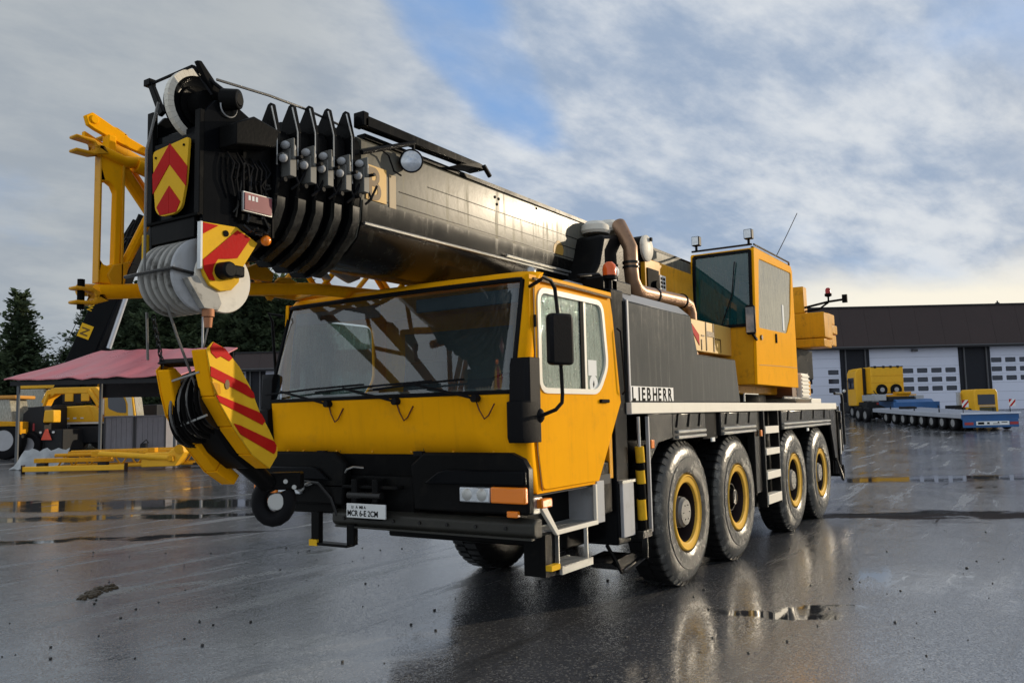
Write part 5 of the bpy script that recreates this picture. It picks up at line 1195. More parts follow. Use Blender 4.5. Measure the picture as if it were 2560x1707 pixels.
# ---------------------------------------------------------------- stowed fly jib on the far side of the boom
def build_jib():
    T = thing('lattice_jib', 'yellow lattice fly jib stowed along the far side of the boom, fork ends sticking out', 'jib', (-5.2, 2.0, 2.6), world=True)
    Y0, Y1 = 1.90, 2.50
    X = -5.20
    # end frame: vertical plate with a long window
    fr = [(-5.215, 2.66), (-5.215, 3.50), (-5.055, 3.50), (-5.07, 2.66)]
    win = [(-5.20, 2.81), (-5.18, 2.785), (-5.15, 2.78), (-5.108, 2.80), (-5.103, 3.27), (-5.125, 3.315), (-5.16, 3.335), (-5.20, 3.33)]
    plate('end_frame', fr, [win], 'y', Y0-.01, Y0+.05, YEL, T, .008)
    obj('frame_flange', G().box(-5.222, Y0-.02, 2.66, -5.212, Y0+.05, 3.50).box(-5.066, Y0-.02, 2.66, -5.05, Y0+.04, 3.50), YELD, T, .004)
    def fork(p, d, far=False):
        # two fingers and a web pointing forward
        x, y, z = p
        g = G()
        g.prism([(x-.17, z+.055), (x-.05, z+.055), (x+.02, z+.02), (x+.02, z-.02), (x-.03, z-.0), (x-.05, z+.030), (x-.17, z+.034)], 'y', y-.045, y+.045)
        g.prism([(x-.17, z-.055), (x-.05, z-.055), (x+.02, z-.02), (x+.02, z+.02), (x-.03, z+.0), (x-.05, z-.030), (x-.17, z-.034)], 'y', y-.045, y+.045)
        return obj('fork_end', g, YELD, T, .012)
    # chords: tapered
    tA, bA = (-5.22, Y0, 3.53), (-5.22, Y0, 2.60)
    tB, bB = (-4.85, Y1, 3.80), (-4.95, Y1, 2.70)
    g = G().tube([tA, (-5.05, Y0, 3.495), (-4.8, Y0+.08, 3.56), (-4.55, Y0+.25, 3.70)], .04, 12); obj('top_chord', g, YEL, T)
    obj('top_chord', G().tube([(-4.95, Y0+.02, 3.50), (-3.9, Y0+.02, 3.30), (2.2, Y0+.02, 3.22)], .05, 12), YEL, T)
    obj('bottom_chord', G().tube([bA, (-4.9, Y0, 2.645), (-4.2, Y0-.02, 2.74), (-3.4, Y0-.05, 2.83), (-2.0, Y0-.05, 2.89), (2.2, Y0-.05, 2.95)], .050, 12), YEL, T)
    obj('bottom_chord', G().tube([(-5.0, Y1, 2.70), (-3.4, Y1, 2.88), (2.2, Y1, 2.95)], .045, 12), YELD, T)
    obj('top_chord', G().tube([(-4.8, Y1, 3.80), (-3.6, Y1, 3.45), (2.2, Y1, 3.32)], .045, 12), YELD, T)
    fork((-5.23, Y0, 3.53), 0); fork((-5.21, Y0, 2.565), 0); fork((-4.74, Y1-.05, 3.86), 0)
    g = G().tube([(-5.14, 2.12, 3.82), (-5.02, 2.12, 3.755), (-4.62, 2.2, 3.68)], .02, 6)
    obj('hinge_arm', G().prism([(-5.15, 3.78), (-5.17, 3.84), (-5.12, 3.875), (-5.05, 3.85), (-4.85, 3.77), (-4.60, 3.70), (-4.60, 3.66), (-4.88, 3.70), (-5.10, 3.76)], 'y', 2.16, 2.20).cyl((-5.11, 2.15, 3.825), (-5.11, 2.21, 3.825), .03, n=14).prism([(-5.13, 3.70), (-5.13, 3.76), (-4.85, 3.66), (-4.85, 3.62)], 'y', 2.24, 2.28), YEL, T, .006)
    obj('hinge_post', G().box(-5.03, 2.12, 3.50, -4.97, 2.2, 3.74), YEL, T, .01)
    obj('lock_pin', G().cyl((-5.32, Y0, 2.48), (-5.32, Y0, 2.67), .022, n=10), PBLK, T)
    # diagonals
    g = G().cyl((-5.06, Y0+.02, 2.72), (-4.72, Y0+.05, 3.40), .032, n=10)
    obj('brace', g, YEL, T); obj('brace_shoe', G().prism([(-5.16, 2.72), (-5.12, 2.79), (-5.0, 2.83), (-5.04, 2.66), (-5.12, 2.64)], 'y', Y0-.02, Y0+.06), YELD, T, .008)
    obj('brace', G().cyl((-5.05, Y0+.04, 3.47), (-4.66, Y0+.2, 3.18), .045, n=10), YEL, T)
    obj('brace', G().cyl((-4.95, Y0+.12, 3.50), (-4.5, Y0+.4, 3.28), .04, n=10), YEL, T)
    x = -4.2; i = 0
    while x < 2.0:
        zt = 3.30-.01*i; zb = 2.80+.02*min(i, 5)
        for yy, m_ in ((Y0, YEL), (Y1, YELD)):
            obj('brace', G().cyl((x, yy, zb), (x+.45, yy, zt), .024, n=8).cyl((x+.45, yy, zt), (x+.9, yy, zb+.02), .024, n=8), m_, T)
        obj('brace', G().cyl((x, Y0, zb), (x+.3, Y1, zb+.04), .022, n=8), YELD, T); x += .9; i += 1
    # hanging cams under the jib and grey bracket
    obj('stop_cam', G().prism([(-4.15, 2.83), (-4.12, 2.90), (-3.98, 2.96), (-3.90, 2.95), (-3.82, 2.90), (-3.84, 2.83)], 'y', Y0-.06, Y0-.02), YELD, T, .01)
    obj('stop_cam', G().prism([(-3.80, 2.84), (-3.76, 2.88), (-3.66, 2.89), (-3.58, 2.86), (-3.58, 2.83)], 'y', Y0-.06, Y0-.02), YELD, T, .01)
    obj('storage_bracket', G().prism([(-3.25, 2.99), (-3.02, 3.08), (-2.86, 3.07), (-2.90, 2.97), (-3.02, 2.92), (-3.06, 2.93)], 'y', Y0-.10, Y0-.06).prism([(-3.38, 2.94), (-3.33, 3.0), (-3.26, 2.95), (-3.25, 2.92)], 'y', Y0-.10, Y0-.04), LGRY, T, .006)
build_jib()
# ================================================================ things round the yard
def ything(name, label, cat, u, v, rz=0, group=None, z=None):
    return thing(name, label, cat, yard(u, v, z), YR+rz, group)
TARP = mat('red_tarpaulin', (.50, .10, .12), .3, var=.15, vs=.7, streak=.3, scol=(.6, .33, .35), bump=.3, bs=1.5, spec=.9)
DARKM = mat('dark_machine', (.015, .016, .018), .6, var=.3, dirt=.3)
YELB = mat('yellow_machine', (.80, .42, .02), .42, var=.1, dirt=.2, dcol=(.25, .13, .02))
def wheel_mesh(name, r, w, rimc, n=28):
    t_ = obj(name, G().lathe([(r*.55, 0), (r*.85, -.02), (r*.97, .03), (r, .08), (r, w-.08), (r*.97, w-.03), (r*.85, w), (r*.55, w)], (0, 0, 0), (0, 1, 0), n, False, False), RUB, None)
    h = obj('rim', G().lathe([(r*.55, .02), (r*.5, .02), (r*.45, .10), (r*.2, .12), (r*.18, .03), (0, .02)], (0, 0, 0), (0, 1, 0), n), rimc, t_)
    return t_
def put_wheel(src, parent, loc, rz=0):
    c = src.copy(); c.name = 'wheel'; COL.objects.link(c); c.parent = parent; c.location = loc; c.rotation_euler = (0, 0, rz)
    for ch in src.children: d = ch.copy(); COL.objects.link(d); d.parent = c
    return c
RIMG = mat('grey_rim', (.35, .35, .36), .4, metal=.3, var=.2); RIMW = mat('pale_rim', (.30, .30, .30), .5, metal=.2, dirt=.5)
w_small = wheel_mesh('wheel', .48, .3, RIMW); w_big = wheel_mesh('wheel', .86, .5, RIMG); w_mid = wheel_mesh('wheel', .62, .4, RIMG)

def build_canopy():
    T = ything('canopy', 'red tarpaulin canopy on thin steel posts over the stored machines', 'canopy', -17.5, 34, z=0)
    fl, fr_, bl, br = (-21.0+17.5, 0, 3.72), (-13.7+17.5, 0, 3.75), (-19.0+17.5, 4, 5.18), (-12.7+17.5, 4, 5.20)
    g = G(); n, m = 36, 8; rows = []
    for dz in (0, -.05):
        for j in range(m+1):
            t_ = j/m
            for i in range(n+1):
                s = i/n; a = [fl[k]*(1-s)+fr_[k]*s for k in range(3)]; b = [bl[k]*(1-s)+br[k]*s for k in range(3)]
                p = [a[k]*(1-t_)+b[k]*t_ for k in range(3)]
                p[2] += dz+(.025*sin(s*23)+.02*sin(s*51+1))*(1-t_)-.10*sin(t_*pi)*.5+.02*sin(s*40+t_*9)
                rows.append(tuple(p))
    N = (n+1)*(m+1); fs = []
    idx = lambda L, j, i: L*N+j*(n+1)+i
    for L in (0, 1):
        for j in range(m):
            for i in range(n): fs.append((idx(L, j, i), idx(L, j, i+1), idx(L, j+1, i+1), idx(L, j+1, i)))
    for i in range(n): fs += [(idx(0, 0, i), idx(0, 0, i+1), idx(1, 0, i+1), idx(1, 0, i)), (idx(0, m, i), idx(0, m, i+1), idx(1, m, i+1), idx(1, m, i))]
    for j in range(m): fs += [(idx(0, j, 0), idx(0, j+1, 0), idx(1, j+1, 0), idx(1, j, 0)), (idx(0, j, n), idx(0, j+1, n), idx(1, j+1, n), idx(1, j, n))]
    g.add(rows, fs); obj('tarpaulin', g, TARP, T, smooth=60)
    PST = mat('post_steel', (.10, .105, .11), .5, metal=.3)
    for x, y in ((-3.0, .2), (.02, 1.0), (3.5, .2), (-1.4, 3.9), (4.4, 3.9)):
        top = 3.6+(y/4)*1.45
        obj('post', G().box(x-.05, y-.05, rise(34+y)-.05, x+.05, y+.05, top), PST, T)
    obj('valance', G().box(-3.3, .1, 3.45, 3.6, .16, 3.63), DARKM, T)
    obj('rear_screen', G().box(-1.4, 4.0, 3.0, 4.6, 4.05, 5.0), DARKM, T)
build_canopy()
def build_excavator():
    T = ything('wheeled_excavator', 'yellow wheeled excavator with a rounded cab parked under the red canopy', 'excavator', -20.85, 40.5)
    def B(poly, y0, y1, m, nm, bev=.03, par=T): return obj(nm, G().prism(poly, 'y', y0, y1), m, par, bev)
    b = B([(-2.6, 1.58), (-2.6, 2.05), (-2.2, 2.30), (-.0, 2.38), (.35, 2.30), (.6, 1.95), (.72, 1.55)], 0, 2.4, YELB, 'engine_body', .06)
    obj('body_rib', G().prism([(-.05, 2.36), (.05, 2.36), (.32, 1.58), (.22, 1.58)], 'y', -.03, .0), YELB, b); obj('vent', G().box(-1.2, -.015, 1.72, -.9, .0, 1.78).box(-.7, -.015, 1.72, -.55, .0, 1.80).box(-.35, -.015, 1.73, -.2, .0, 1.79), PAPER, b)
    obj('deck_line', G().box(-2.0, -.05, 1.47, .7, 2.4, 1.56), WHT, T)
    a = B([(-2.6, 2.6), (-2.35, 3.15), (-1.95, 3.3), (.1, 3.3), (.45, 2.95), (.3, 2.5), (-.1, 2.9), (-.25, 2.98), (-1.9, 2.98), (-2.25, 2.72), (-2.4, 2.4)], .5, 1.1, YELB, 'boom', .03)
    pieces('boom_cylinder', [G().cyl((-.2, .45, 3.15), (.35, .45, 2.35), .12), G().cyl((-2.2, .45, 3.0), (-2.5, .45, 2.1), .08)], YELB, a)
    obj('hose_set', G().box(-1.5, .45, 2.5, -.3, .9, 2.95).cyl((-1.9, .42, 2.42), (-.8, .42, 2.42), .03), DARKM, T)
    for x in (-1.2, -.4): obj('boom_lug', G().box(x-.15, .38, 2.6, x+.25, .46, 2.98), YELB, a, .01)
    obj('exhaust_stack', G().cyl((.62, .3, 1.9), (.62, .3, 2.7), .07), PAPER, T)
    # cab
    c = obj('cab', G().prism([(.75, 1.62), (.75, 3.1), (.9, 3.22), (1.75, 3.22), (2.15, 2.7), (2.3, 1.70), (2.15, 1.58)], 'y', .1, 1.1), YELB, T, .05)
    obj('cab_window', G().prism(round_poly([(.95, 2.2), (.92, 3.02), (1.52, 3.05), (1.8, 2.5), (1.85, 1.95), (1.4, 2.0)], .12), 'y', .085, .1), GLSD, c)
    obj('cab_pillar', G().prism([(1.65, 3.10), (1.8, 3.14), (2.08, 2.7), (2.20, 1.75), (1.95, 1.72), (1.92, 2.4)], 'y', .08, .12), WHT, c)
    obj('windscreen', G().prism([(1.78, 3.14), (2.18, 2.72), (2.33, 1.75), (2.30, 1.72), (2.14, 2.68), (1.75, 3.10)], 'y', .2, 1.0), GLSP, c)
    obj('roof_visor', G().prism([(1.6, 3.20), (1.65, 3.30), (2.05, 3.24), (2.22, 3.1), (2.18, 3.06)], 'y', .05, 1.15), WHT, c)
    u = obj('undercarriage', G().box(-2.4, .1, .5, 2.6, 2.3, 1.1).box(-1.2, .6, 1.1, 1.2, 1.9, 1.5), DARKM, T, .05)
    for x in (-1.7, 1.9): put_wheel(w_mid, T, (x, -.05, .62)); put_wheel(w_mid, T, (x, 2.4, .62), pi)
    obj('side_locker', G().box(-.9, -.12, .55, .9, .1, 1.35), DARKM, T, .03)
    obj('green_panel', G().box(-1.15, -.15, .52, -.25, -.12, .88), mat('green_panel', (.13, .34, .07), .5), T)
build_excavator()
def build_left_stuff():
    T = ything('rear_loader', 'black-backed machine with an orange warning triangle beside the canopy post', 'machine', -22.3, 38.5)
    obj('body', G().prism([(-.55, .3), (-.55, 2.05), (-.2, 2.35), (.45, 2.40), (.5, .3)], 'y', 0, 2.0), DARKM, T, .05)
    y = obj('engine_cover', G().prism([(.42, 1.62), (.48, 2.2), (.92, 2.2), (.92, 1.62)], 'y', -.05, .6), YELB, T, .05)
    obj('lower_body', G().box(-.5, .05, .3, 1.3, 2.0, 1.3), DARKM, T, .04)
    t_ = obj('warning_triangle', G().prism([(.36, .82), (.86, .82), (.66, 1.32), (.56, 1.32)], 'y', -.06, -.03), mat('warning_orange', (.85, .12, .07), .4), T)
    for x in (.32, .92): obj('tail_light', G().cyl((x, -.05, 1.17), (x, .0, 1.17), .055, n=12), PAPER, T)
    obj('reflector_strip', G().box(-.05, -.03, 1.25, .03, .0, 1.6), mat('faded_red', (.35, .05, .06), .5), T)
    put_wheel(w_mid, T, (-.2, -.2, .62))
    T = ything('tractor', 'big-wheeled tractor cut off by the left edge of the picture', 'tractor', -23.75, 38)
    put_wheel(w_big, T, (.45, -.2, .86)); put_wheel(w_mid, T, (-1.6, -.1, .62)); put_wheel(w_big, T, (.45, 1.9, .86), pi)
    c = obj('cab', G().prism([(-.9, 1.3), (-.9, 2.75), (.5, 2.75), (.75, 1.3)], 'y', .1, 1.5), GLSP, T, .04)
    obj('cab_roof', G().box(-1.0, .0, 2.76, .85, 1.6, 2.92), mat('orange_roof', (.6, .28, .05), .4), c, .04)
    obj('hood', G().box(-2.4, .4, 1.0, -.8, 1.3, 1.7), YELB, T, .05); obj('fender', G().prism([(.0, 1.5), (1.0, 1.5), (1.25, 1.1), (1.25, 1.7), (-.1, 1.75)], 'y', -.25, .4), YELD, T, .03)
    T = ything('telehandler', 'yellow machine with a pale cab behind the tractor at far left', 'machine', -27.2, 46)
    obj('body', G().box(-1.2, 0, .8, 3.5, 1.8, 1.9), YELB, T, .06); obj('cab', G().box(-.5, .1, 1.9, 1.0, 1.6, 3.3), GLSP, T, .05); obj('arm', G().box(-.5, .3, 3.35, 4.0, .7, 3.6), YELB, T, .04)
    put_wheel(w_mid, T, (-.4, -.1, .62)); put_wheel(w_mid, T, (2.8, -.1, .62))
    T = ything('white_van', 'small white vehicle far behind at the left edge', 'van', -35.5, 58)
    obj('body', G().prism([(-1.6, .4), (-1.6, 1.5), (-1.1, 2.2), (1.2, 2.2), (1.5, 1.4), (1.6, .4)], 'y', 0, 1.8), WHT, T, .06); obj('window', G().prism([(-1.4, 1.5), (-1.0, 2.05), (1.0, 2.05), (1.3, 1.5)], 'y', -.02, .0), GLSD, T)
    put_wheel(w_small, T, (-1, -.05, .48)); put_wheel(w_small, T, (1, -.05, .48))
    # two grey steel boxes
    CRT = mat('grey_steel_box', (.23, .22, .235), .55, var=.2, vs=1.5, streak=.5, scol=(.32, .31, .32), dirt=.3, dcol=(.12, .10, .09))
    for u, w, lab in ((-18.25, 1.40, 'tall grey steel box under the excavator cab, left of the pair'), (-16.80, 1.44, 'tall grey steel box nearest the hook block, right of the pair')):
        T = ything('steel_box', lab, 'steel box', u, 38.3, group='grey steel boxes in front of the excavator')
        b = obj('box_body', G().box(-w/2, 0, .0, w/2, 1.3, 1.80), CRT, T, .02)
        obj('lid', G().box(-w/2-.03, -.03, 1.80, w/2+.03, 1.33, 1.86), CRT, T, .01)
        for x in (-w/2+.03, w/2-.03): obj('corner_post', G().box(x-.035, -.02, .02, x+.035, -.001, 1.79), mat('box_post', (.06, .06, .062), .5), T)
        for i in range(5): x = -w/2+(i+1)*w/6; obj('side_panel', G().box(x-w/12+.008-.0, -.012, .05, x+w/12-.008, -.001, 1.76), CRT, T)
    T = ything('folding_chair', 'black hand winch standing before the right grey steel box', 'winch', -16.9, 37.9); T.name = 'hand_winch'
    obj('frame', G().tube([(-.2, 0, .0), (-.15, 0, .55), (.1, 0, .75), (.2, 0, .6)], .03, 6).box(-.12, -.05, .4, .1, .1, .6), DARKM, T)
    # draped tarp
    T = None; g = G(); n = 14
    P0 = []
    r = random.Random(4)
    for j in range(7):
        for i in range(n+1):
            s = i/n; t_ = j/6
            x = -1.0+2.0*s; z = .72*(t_)+.06*sin(i*1.9+j)+.04*r.random(); y = t_*.55+.12*sin(i*1.3)*(1-t_)
            if s < .12: z *= .25+s*6
            P0.append((x, y, max(.01, z)))
    g.add(P0, [(j*(n+1)+i, j*(n+1)+i+1, (j+1)*(n+1)+i+1, (j+1)*(n+1)+i) for j in range(6) for i in range(n)])
    base = [(x, y+.03, max(0, z-.03)) for x, y, z in P0]; g.add(base, [(j*(n+1)+i, (j+1)*(n+1)+i, (j+1)*(n+1)+i+1, j*(n+1)+i+1) for j in range(6) for i in range(n)])
    o = obj('tarp', g, mat('clear_tarp', (.32, .33, .33), .3, var=.35, vs=4), None, smooth=60); o.location = yard(-18.0, 31.2); o.rotation_euler = (0, 0, YR)
    tag(o, 'crumpled translucent grey tarp lying against the yellow lattice pile', 'tarp')
    # pile of yellow jib parts on the ground
    T = ything('lattice_section', 'long yellow lattice boom section lying flat in the puddle', 'lattice section', -14.8, 30.4)
    g = None
    for y, z, m_ in ((0, .55, YELD), (1.1, .62, YELD), (0, .12, YELB), (1.1, .12, YELD)): obj('chord', G().cyl((-2.0, y, z), (3.3, y, z+.06), .07, n=10), m_, T)
    for i in range(9):
        x = -1.9+i*.58; obj('brace', G().cyl((x, 0, .14), (x+.29, 0, .56), .035, n=6).cyl((x+.29, 0, .56), (x+.58, 0, .14), .035, n=6), YELD, T)
    obj('deck', G().box(-1.6, .1, .60, 3.0, 1.0, .68), YELD, T, .01)
    T = ything('box_beam', 'yellow square beam lying lowest and nearest in the pile of jib parts', 'beam', -15.4, 29.2)
    obj('tube', G().box(-1.9, 0, .06, 1.7, .18, .24), YELB, T, .02); obj('end_plate', G().box(-1.93, -.02, .0, -1.9, .2, .3), DKR, T); obj('end_plate', G().box(1.7, -.02, .0, 1.73, .2, .3), DKR, T)
    T = ything('round_strut', 'yellow round strut slanting across the middle of the jib parts', 'strut', -13.9, 29.6)
    obj('tube', G().cyl((-.9, 0, .62), (1.6, .1, .42), .10, n=12), YELB, T); obj('fork_end', G().box(-1.15, -.08, .52, -.85, .12, .72).box(1.55, -.05, .3, 1.75, .2, .5), YELD, T, .02)
    T = ything('flat_beam', 'yellow flat beam stacked behind the lowest beam on the left of the pile', 'beam', -15.9, 29.9)
    obj('tube', G().box(-1.4, 0, .32, 1.4, .22, .48), YELD, T, .02); obj('rack_block', G().box(-1.3, .0, .02, -1.0, .25, .31).box(.9, .0, .02, 1.2, .25, .31), DARKM, T)
    T = ything('jib_head', 'boxy yellow jib head at the right end of the jib parts', 'jib head', -12.6, 29.7)
    b = obj('head_box', G().prism([(-.75, .10), (-.75, .55), (-.55, .62), (.2, .60), (.5, .82), (.72, .86), (.80, .60), (.45, .12)], 'y', 0, .7), YELB, T, .03)
    obj('pulley', G().lathe([(.16, 0), (.16, .05), (0, .05)], (.62, -.06, .72), (0, 1, 0), 20), YELD, b); obj('cover', G().box(-.5, -.02, .35, -.1, .0, .55).box(-.6, .2, .62, -.35, .5, .78), YELD, b, .01)
    T = ything('steel_plates', 'low dark stack of plates right of the yellow jib head', 'plates', -11.1, 30.3)
    for i in range(3): obj('sheet', G().box(-.7+.08*i, 0, .03+.09*i, .9-.05*i, .8, .10+.09*i), DARKM if i % 2 else mat('wet_plate', (.14, .14, .15), .3), T)
build_left_stuff()
def build_back_crane():
    T = ything('parked_crane', 'second crane behind the canopy with its black boom raised', 'crane', -23.55, 45)
    # boom leans to the right; local frame
    A = Vector((-.95, 0, 2.2)); Bp = Vector((2.75, .4, 11.6)); d = (Bp-A).normalized(); n = Vector((d.z, 0, -d.x)).normalized(); w = Vector((0, 1, 0))
    def sec(p, a, b): return [tuple(p+n*s*a+w*t_*b) for s, t_ in ((-1, -1), (1, -1), (1, 1), (-1, 1))]
    b = obj('boom', G().loft([sec(A, .68, .6), sec(A+d*7.2, .62, .6)]), BLK, T, .03)
    obj('boom_inner_section', G().loft([sec(A+d*7.2, .55, .45), sec(Bp, .45, .4)]), BLKD, T, .03)
    hd = obj('boom_head', G().loft([sec(Bp-d*.3, .62, .5), sec(Bp+d*.9, .45, .5)]), BLKD, T, .03)
    for s in (-.35, .35): obj('head_post', G().cyl(Bp+n*s+d*.8, Bp+n*s+d*1.3, .17, n=10), BLKD, hd)
    g = G()
    r = random.Random(8)
    for i in range(8): g.cyl(Bp+n*r.uniform(-.6, .7)+d*r.uniform(-2.2, .9)-w*.5, Bp+n*r.uniform(-.6, .9)+d*r.uniform(-2, .9)-w*.55, .03, n=5)
    obj('head_pipes', g, CHR, hd)
    card = A+d*4.35-n*.28
    m1 = frame_mtx(card-w*.62, d, -n)
    g = G().box(-.38, -.34, 0, .38, .34, .02).xf(m1); c = obj('letter_card', g, SYEL, b)
    m2 = m1.copy(); m2.translation = card-w*.645-d*.27+n*.20
    text('letter', 'N', .62, PBRN, c, frame_mtx(m2.translation, d, -n), .004)
    # upper letters in yellow, cut off by the jib
    o = A+d*5.45-w*.615-n*.42
    text('letter', 'NOSC', .40, SYEL, b, frame_mtx(o, d, -n), .006, .82)
    cy0, cy1 = A+n*1.12+d*3.9, A+n*.85+d*7.0
    cyl = obj('luffing_cylinder', G().cyl(cy0-w*.3, cy1-w*.3, .13, n=14), mat('cylinder_grey', (.55, .57, .60), .3, metal=.3), T)
    obj('cylinder_barrel', G().cyl(cy0-d*2.6-w*.3, cy0-w*.3, .22, n=14), BLKD, cyl)
    obj('rope', G().cyl(A-n*1.15+d*1.5-w*.4, A-n*.95+d*7.8-w*.4, .02, n=5), CHR, T)
    obj('carrier', G().box(-4, -.8, .8, 4.5, 1.6, 2.3), DARKM, T, .05)
    for x in (-3, -1.5, 1.5, 3): put_wheel(w_mid, T, (x, -.85, .62))
build_back_crane()
for i, (u, v) in enumerate(((-17.9, 47.5),)):
    T = ything('lamp_post', 'thin pale pole rising behind the hook block rope', 'pole', u, v)
    obj('pole', G().cyl((0, 0, 0), (0, 0, 8.2), .09, .06, 8), LGRY, T)

# ---------------------------------------------------------------- right: low-loader, its truck, a second cab
def build_lowloader():
    TB = mat('trailer_blue', (.035, .11, .27), .4, var=.3, vs=1.5, dirt=.5, dcol=(.07, .09, .13)); WET = mat('wet_deck', (.38, .40, .45), .22, var=.15, vs=1.2, bump=.1, bs=6)
    T = ything('low_loader_trailer', 'long white-decked low-loader trailer with blue gooseneck and striped marker boards', 'trailer', 24.7, 43)
    # local x right, y away; ground climbs so parts follow it
    gr = lambda y: rise(43+y)-rise(43)
    y1 = 10.5
    g = G().loft([[(-1.52, y, gr(y)+.66), (1.50, y, gr(y)+.66), (1.50, y, gr(y)+.90), (-1.52, y, gr(y)+.90)] for y in (0, 3.5, 7, y1)])
    obj('deck', g, WET, T, .02)
    g = G()
    for i in range(26): y = .4+i*.385; g.box(-1.5, y, gr(y)+.902, 1.48, y+.06, gr(y)+.93)
    obj('deck_cleat', g, WET, T)
    r = obj('rear_bumper', G().box(-1.45, -.10, .18, 1.42, .0, .62).box(-1.50, -.06, .60, 1.48, .05, .88), TB, T, .02)
    obj('rear_lip', G().box(-1.53, -.14, .86, 1.55, .1, .95), mat('wet_steel_lip', (.6, .63, .7), .2, metal=.3), T, .02)
    obj('tail_lamps', G().box(-1.40, -.12, .32, -.95, -.10, .46).box(.95, -.12, .32, 1.38, -.10, .46), mat('tail_red', (.35, .05, .05), .4), r)
    pl = obj('number_board', G().box(-.80, -.125, .30, .9, -.10, .50), PAPER, r)
    obj('board_print', G().box(-.72, -.13, .34, -.40, -.1255, .46).box(-.25, -.13, .35, -.12, -.1255, .45).box(.05, -.13, .36, .40, -.1255, .39).box(.5, -.13, .42, .8, -.1255, .46).box(.3, -.13, .41, .38, -.1255, .47), PBLK, pl)
    for x in (-1.42, 1.02):
        b = obj('marker_board', G().box(x, -.02, 1.25, x+.34, .0, 1.62), PAPER, T); obj('red_diagonal', G().prism([(x, 1.25), (x+.12, 1.25), (x+.34, 1.5), (x+.34, 1.62)], 'y', -.026, -.021).prism([(x, 1.42), (x+.17, 1.62), (x, 1.62)], 'y', -.026, -.021), RED, b)
        obj('board_post', G().cyl((x+.05, .01, .9), (x+.05, .01, 1.26), .02, n=6), PBLK, b)
    for i in range(8):
        y = .9+i*1.12
        for x, rz in ((-1.5, -pi/2), (-.75, -pi/2), (1.48, pi/2)): put_wheel(w_small, T, (x, y, gr(y)+.40), rz).scale = (.82, .82, .82)
    g = G().loft([[(-1.0, y, gr(y)+.35), (1.0, y, gr(y)+.35), (1.0, y, gr(y)+.66), (-1.0, y, gr(y)+.66)] for y in (.2, 5, y1)])
    obj('spine', g, DARKM, T)
    z0 = gr(11.5)
    n = obj('gooseneck', G().prism([(10.3, z0+.55), (10.3, z0+1.1), (10.8, z0+1.40), (13.2, z0+1.50), (13.2, z0+1.1), (11.8, z0+.8)], 'x', .1, 2.5), TB, T, .03)
    obj('neck_front', G().box(-.2, 10.20, z0+.50, 2.7, 10.45, z0+1.22), TB, T, .02)
    obj('dark_load', G().box(-.2, 11, z0+1.30, 1.5, 12.5, z0+1.60), DARKM, T, .02); obj('tool_chest', G().box(-1.1, 11, z0+1.35, -.35, 13, z0+1.75).box(1.6, 11, z0+1.3, 2.1, 12, z0+1.66), LGRY, T, .02)
    for k, y in enumerate((11.2, 12.3)):
        put_wheel(w_small, T, (-1.75, y, gr(y)+.45), -pi/2)
    pieces('stake', [G().box(x, y, gr(y)+.93, x+.05, y+.05, gr(y)+1.12) for x in (-1.5, 1.44) for y in (2.2, 5.0, 8.0)], DARKM, T)
    obj('chain_pile', G().box(-.8, 7.6, gr(8)+.93, -.2, 8.3, gr(8)+1.08, .4).box(-.2, 8.2, gr(8)+.93, .4, 8.6, gr(8)+1.05, 1.1), DARKM, T, .02)
    # tractor unit
    K = ything('heavy_truck', 'yellow heavy haulage truck with a tall box behind its cab, coupled to the low-loader', 'truck', 25.3, 58)
    obj('rear_box', G().box(-.15, 0, 1.7, 2.15, 1.4, 3.60), YELB, K, .06)
    g = G().box(-.15, -.02, 3.56, 2.15, -.0, 3.62)
    for x in (.1, .7, 1.2, 1.7): g.box(x, -.03, 3.50, x+.15, .05, 3.66)
    obj('roof_lamps', g, DARKM, K)
    for x in (.55, 1.55):
        s = obj('spare_wheel', G().lathe([(.36, 0), (.39, .04), (.39, .12), (.2, .12), (.18, .04), (0, .03)], (x, -.14, 1.98), (0, 1, 0), 24), RUB, K); obj('spare_rim', G().lathe([(.16, 0), (.15, .02), (0, .02)], (x, -.15, 1.98), (0, 1, 0), 18), RIMG, s)
    obj('cab', G().prism([(-.95, .9), (-.95, 3.2), (-.80, 3.5), (-.42, 3.58), (-.42, .9)], 'y', .7, 2.2), YELB, K, .06)
    obj('cab_window', G().box(-.97, 1.0, 2.1, -.945, 2.0, 2.9), GLSD, K); obj('stack', G().box(-.40, .8, .9, -.17, 1.6, 3.55), DARKM, K, .02)
    obj('frame', G().box(-.8, -.6, .5, 2.2, 4.2, 1.15), DARKM, K, .03); obj('hitch_cover', G().box(.6, -.8, 1.2, 2.6, -.1, 1.62).box(1.2, -.9, 1.62, 2.2, -.2, 1.80), YELD, K, .04)
    obj('platform', G().box(-.2, -.5, 1.15, .75, .0, 1.62), LGRY, K, .02)
    for x, y in ((-.85, 1.9), (-.85, .5), (-.2, .2), (.35, -.1)): put_wheel(w_small, K, (x, y, .48), -pi/2 if x < 0 else 0)
    for z in (2.45, 2.95): obj('box_strap', G().box(-.16, -.012, z, 2.16, .0, z+.03), YELD, K)
    for x in (-.05, 2.05): obj('tail_light', G().box(x-.07, -.63, .95, x+.07, -.60, 1.08), mat('tail_red', (.35, .05, .05), .4), K)
    obj('cab_mirror', G().box(-1.22, 2.0, 2.2, -1.12, 2.1, 2.7).cyl((-1.15, 2.05, 2.65), (-.9, 2.05, 2.75), .02), DARKM, K)
    obj('air_hose', G().tube([(-.1, -.2, 1.9), (.0, -.6, 1.5), (.2, -.8, 1.75), (.4, -.5, 1.3)], .035, 6), RUB, K)
    obj('front_lamp', G().sphere((-1.15, 2.3, 2.0), .12), PAPER, K)
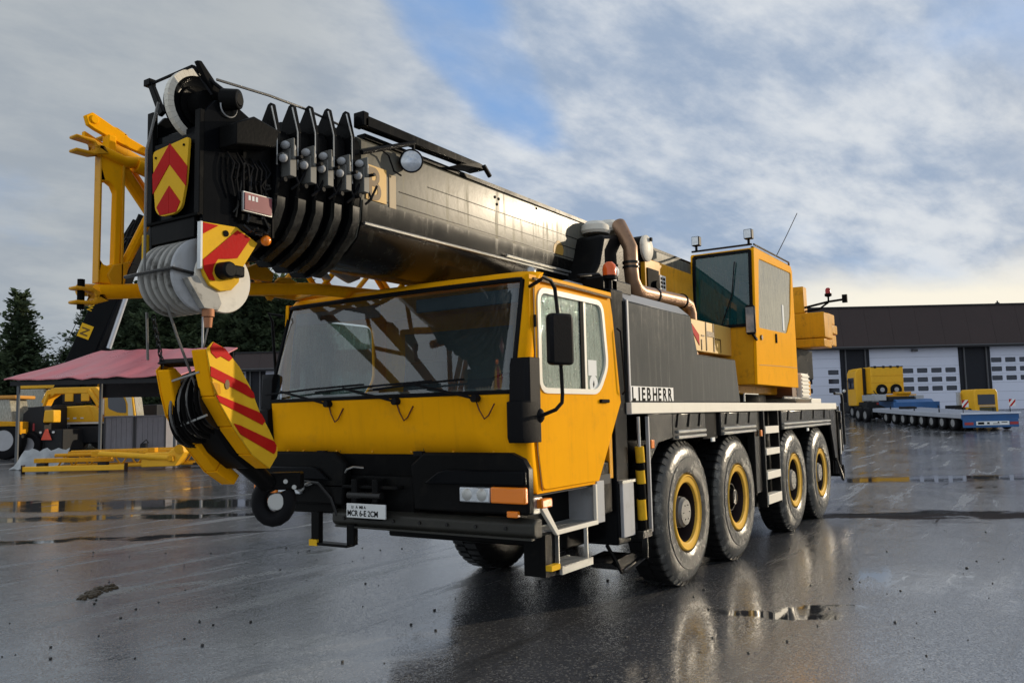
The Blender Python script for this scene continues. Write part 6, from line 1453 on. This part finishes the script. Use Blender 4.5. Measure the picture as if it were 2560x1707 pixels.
    # second cab facing the camera
    K = ything('parked_truck', 'small yellow truck cab facing the camera beyond the low-loader deck', 'truck', 28.85, 50.5)
    c = obj('cab', G().prism([(-.72, .35), (-.72, 1.85), (-.62, 2.05), (.62, 2.05), (.72, 1.85), (.72, .35)], 'y', 0, 1.6), YELB, K, .05)
    obj('windscreen', G().prism([(-.52, 1.1), (-.52, 1.72), (.52, 1.72), (.52, 1.1)], 'y', -.02, .0), GLSD, c); obj('grille', G().box(-.45, -.03, .45, .55, -.0, .95), mat('grille_olive', (.06, .06, .035), .5), c, .01); obj('grille_bar', G().box(-.45, -.04, 1.0, .5, -.02, 1.05), LGRY, c)
    obj('chassis', G().box(-.6, 1.6, .5, .6, 6.0, .9), DARKM, K, .02); obj('exhaust_stack', G().cyl((-.95, 1.4, .6), (-.95, 1.4, 1.9), .12), LGRY, K); obj('side_tank', G().box(-1.3, 1.2, .6, -.75, 2.4, 1.1), DARKM, K, .03)
    for x in (-.75, .45): put_wheel(w_small, K, (x, .6, .42), -pi/2)
    K = ything('scrap_heap', 'low dark heap of rigging gear left of the small yellow truck cab', 'rigging', 27.2, 50)
    r = random.Random(2)
    for i in range(7):
        x = r.uniform(-.9, .9); h = .55-.35*abs(x+.1); obj('rigging_bundle', G().box(x-.3, r.uniform(-.2, .2), 0, x+.3, .5, h, r.random()), DARKM, K, .02)
    K = ything('chimney', 'slim vent pipe on the garage roof at the right edge', 'vent', 43.6, 69.4, z=9.6); K.location = yard(40.3, 67.9, 9.6)
    obj('pipe', G().cyl((0, 0, -3.0), (0, 0, .75), .06, n=8).cyl((0, 0, .45), (0, 0, .6), .16, n=8), DARKM, K)
build_lowloader()
for o in (w_small, w_big, w_mid):
    for ch in list(o.children): bpy.data.objects.remove(ch)
    bpy.data.objects.remove(o)
def build_pebbles():
    r = random.Random(12); g = G()
    for i in range(240):
        u = r.uniform(-6, 8); v = r.uniform(2.2, 12); p = yard(u, v); s = r.uniform(.006, .017)
        g.sphere((p.x, p.y, s*.5), s, 1, r.uniform(.6, 1.2), .6, 6, 4)
    o = obj('loose_stones', g, mat('stone', (.05, .048, .045), .6, var=.5, vs=30), None); tag(o, 'loose dark grit scattered over the wet asphalt', 'grit'); o['kind'] = 'stuff'
    m = G(); P = Vector((-3.12, 5.35, 0))
    for i in range(70):
        a = r.random()*6.28; d = r.random()**.8*.24; s = r.uniform(.008, .032); m.sphere((P.x+.84*cos(a)*d*1.5+.54*sin(a)*d*.55, P.y+.54*cos(a)*d*1.5-.84*sin(a)*d*.55, s*.3), s*1.2, 1, 1, .7, 7, 4)
    o = obj('muck_patch', m, mat('wet_muck', (.05, .034, .016), .5, var=.5, vs=20), None); tag(o, 'small clump of brown muck on the asphalt at lower left', 'muck'); o['kind'] = 'stuff'
build_pebbles()
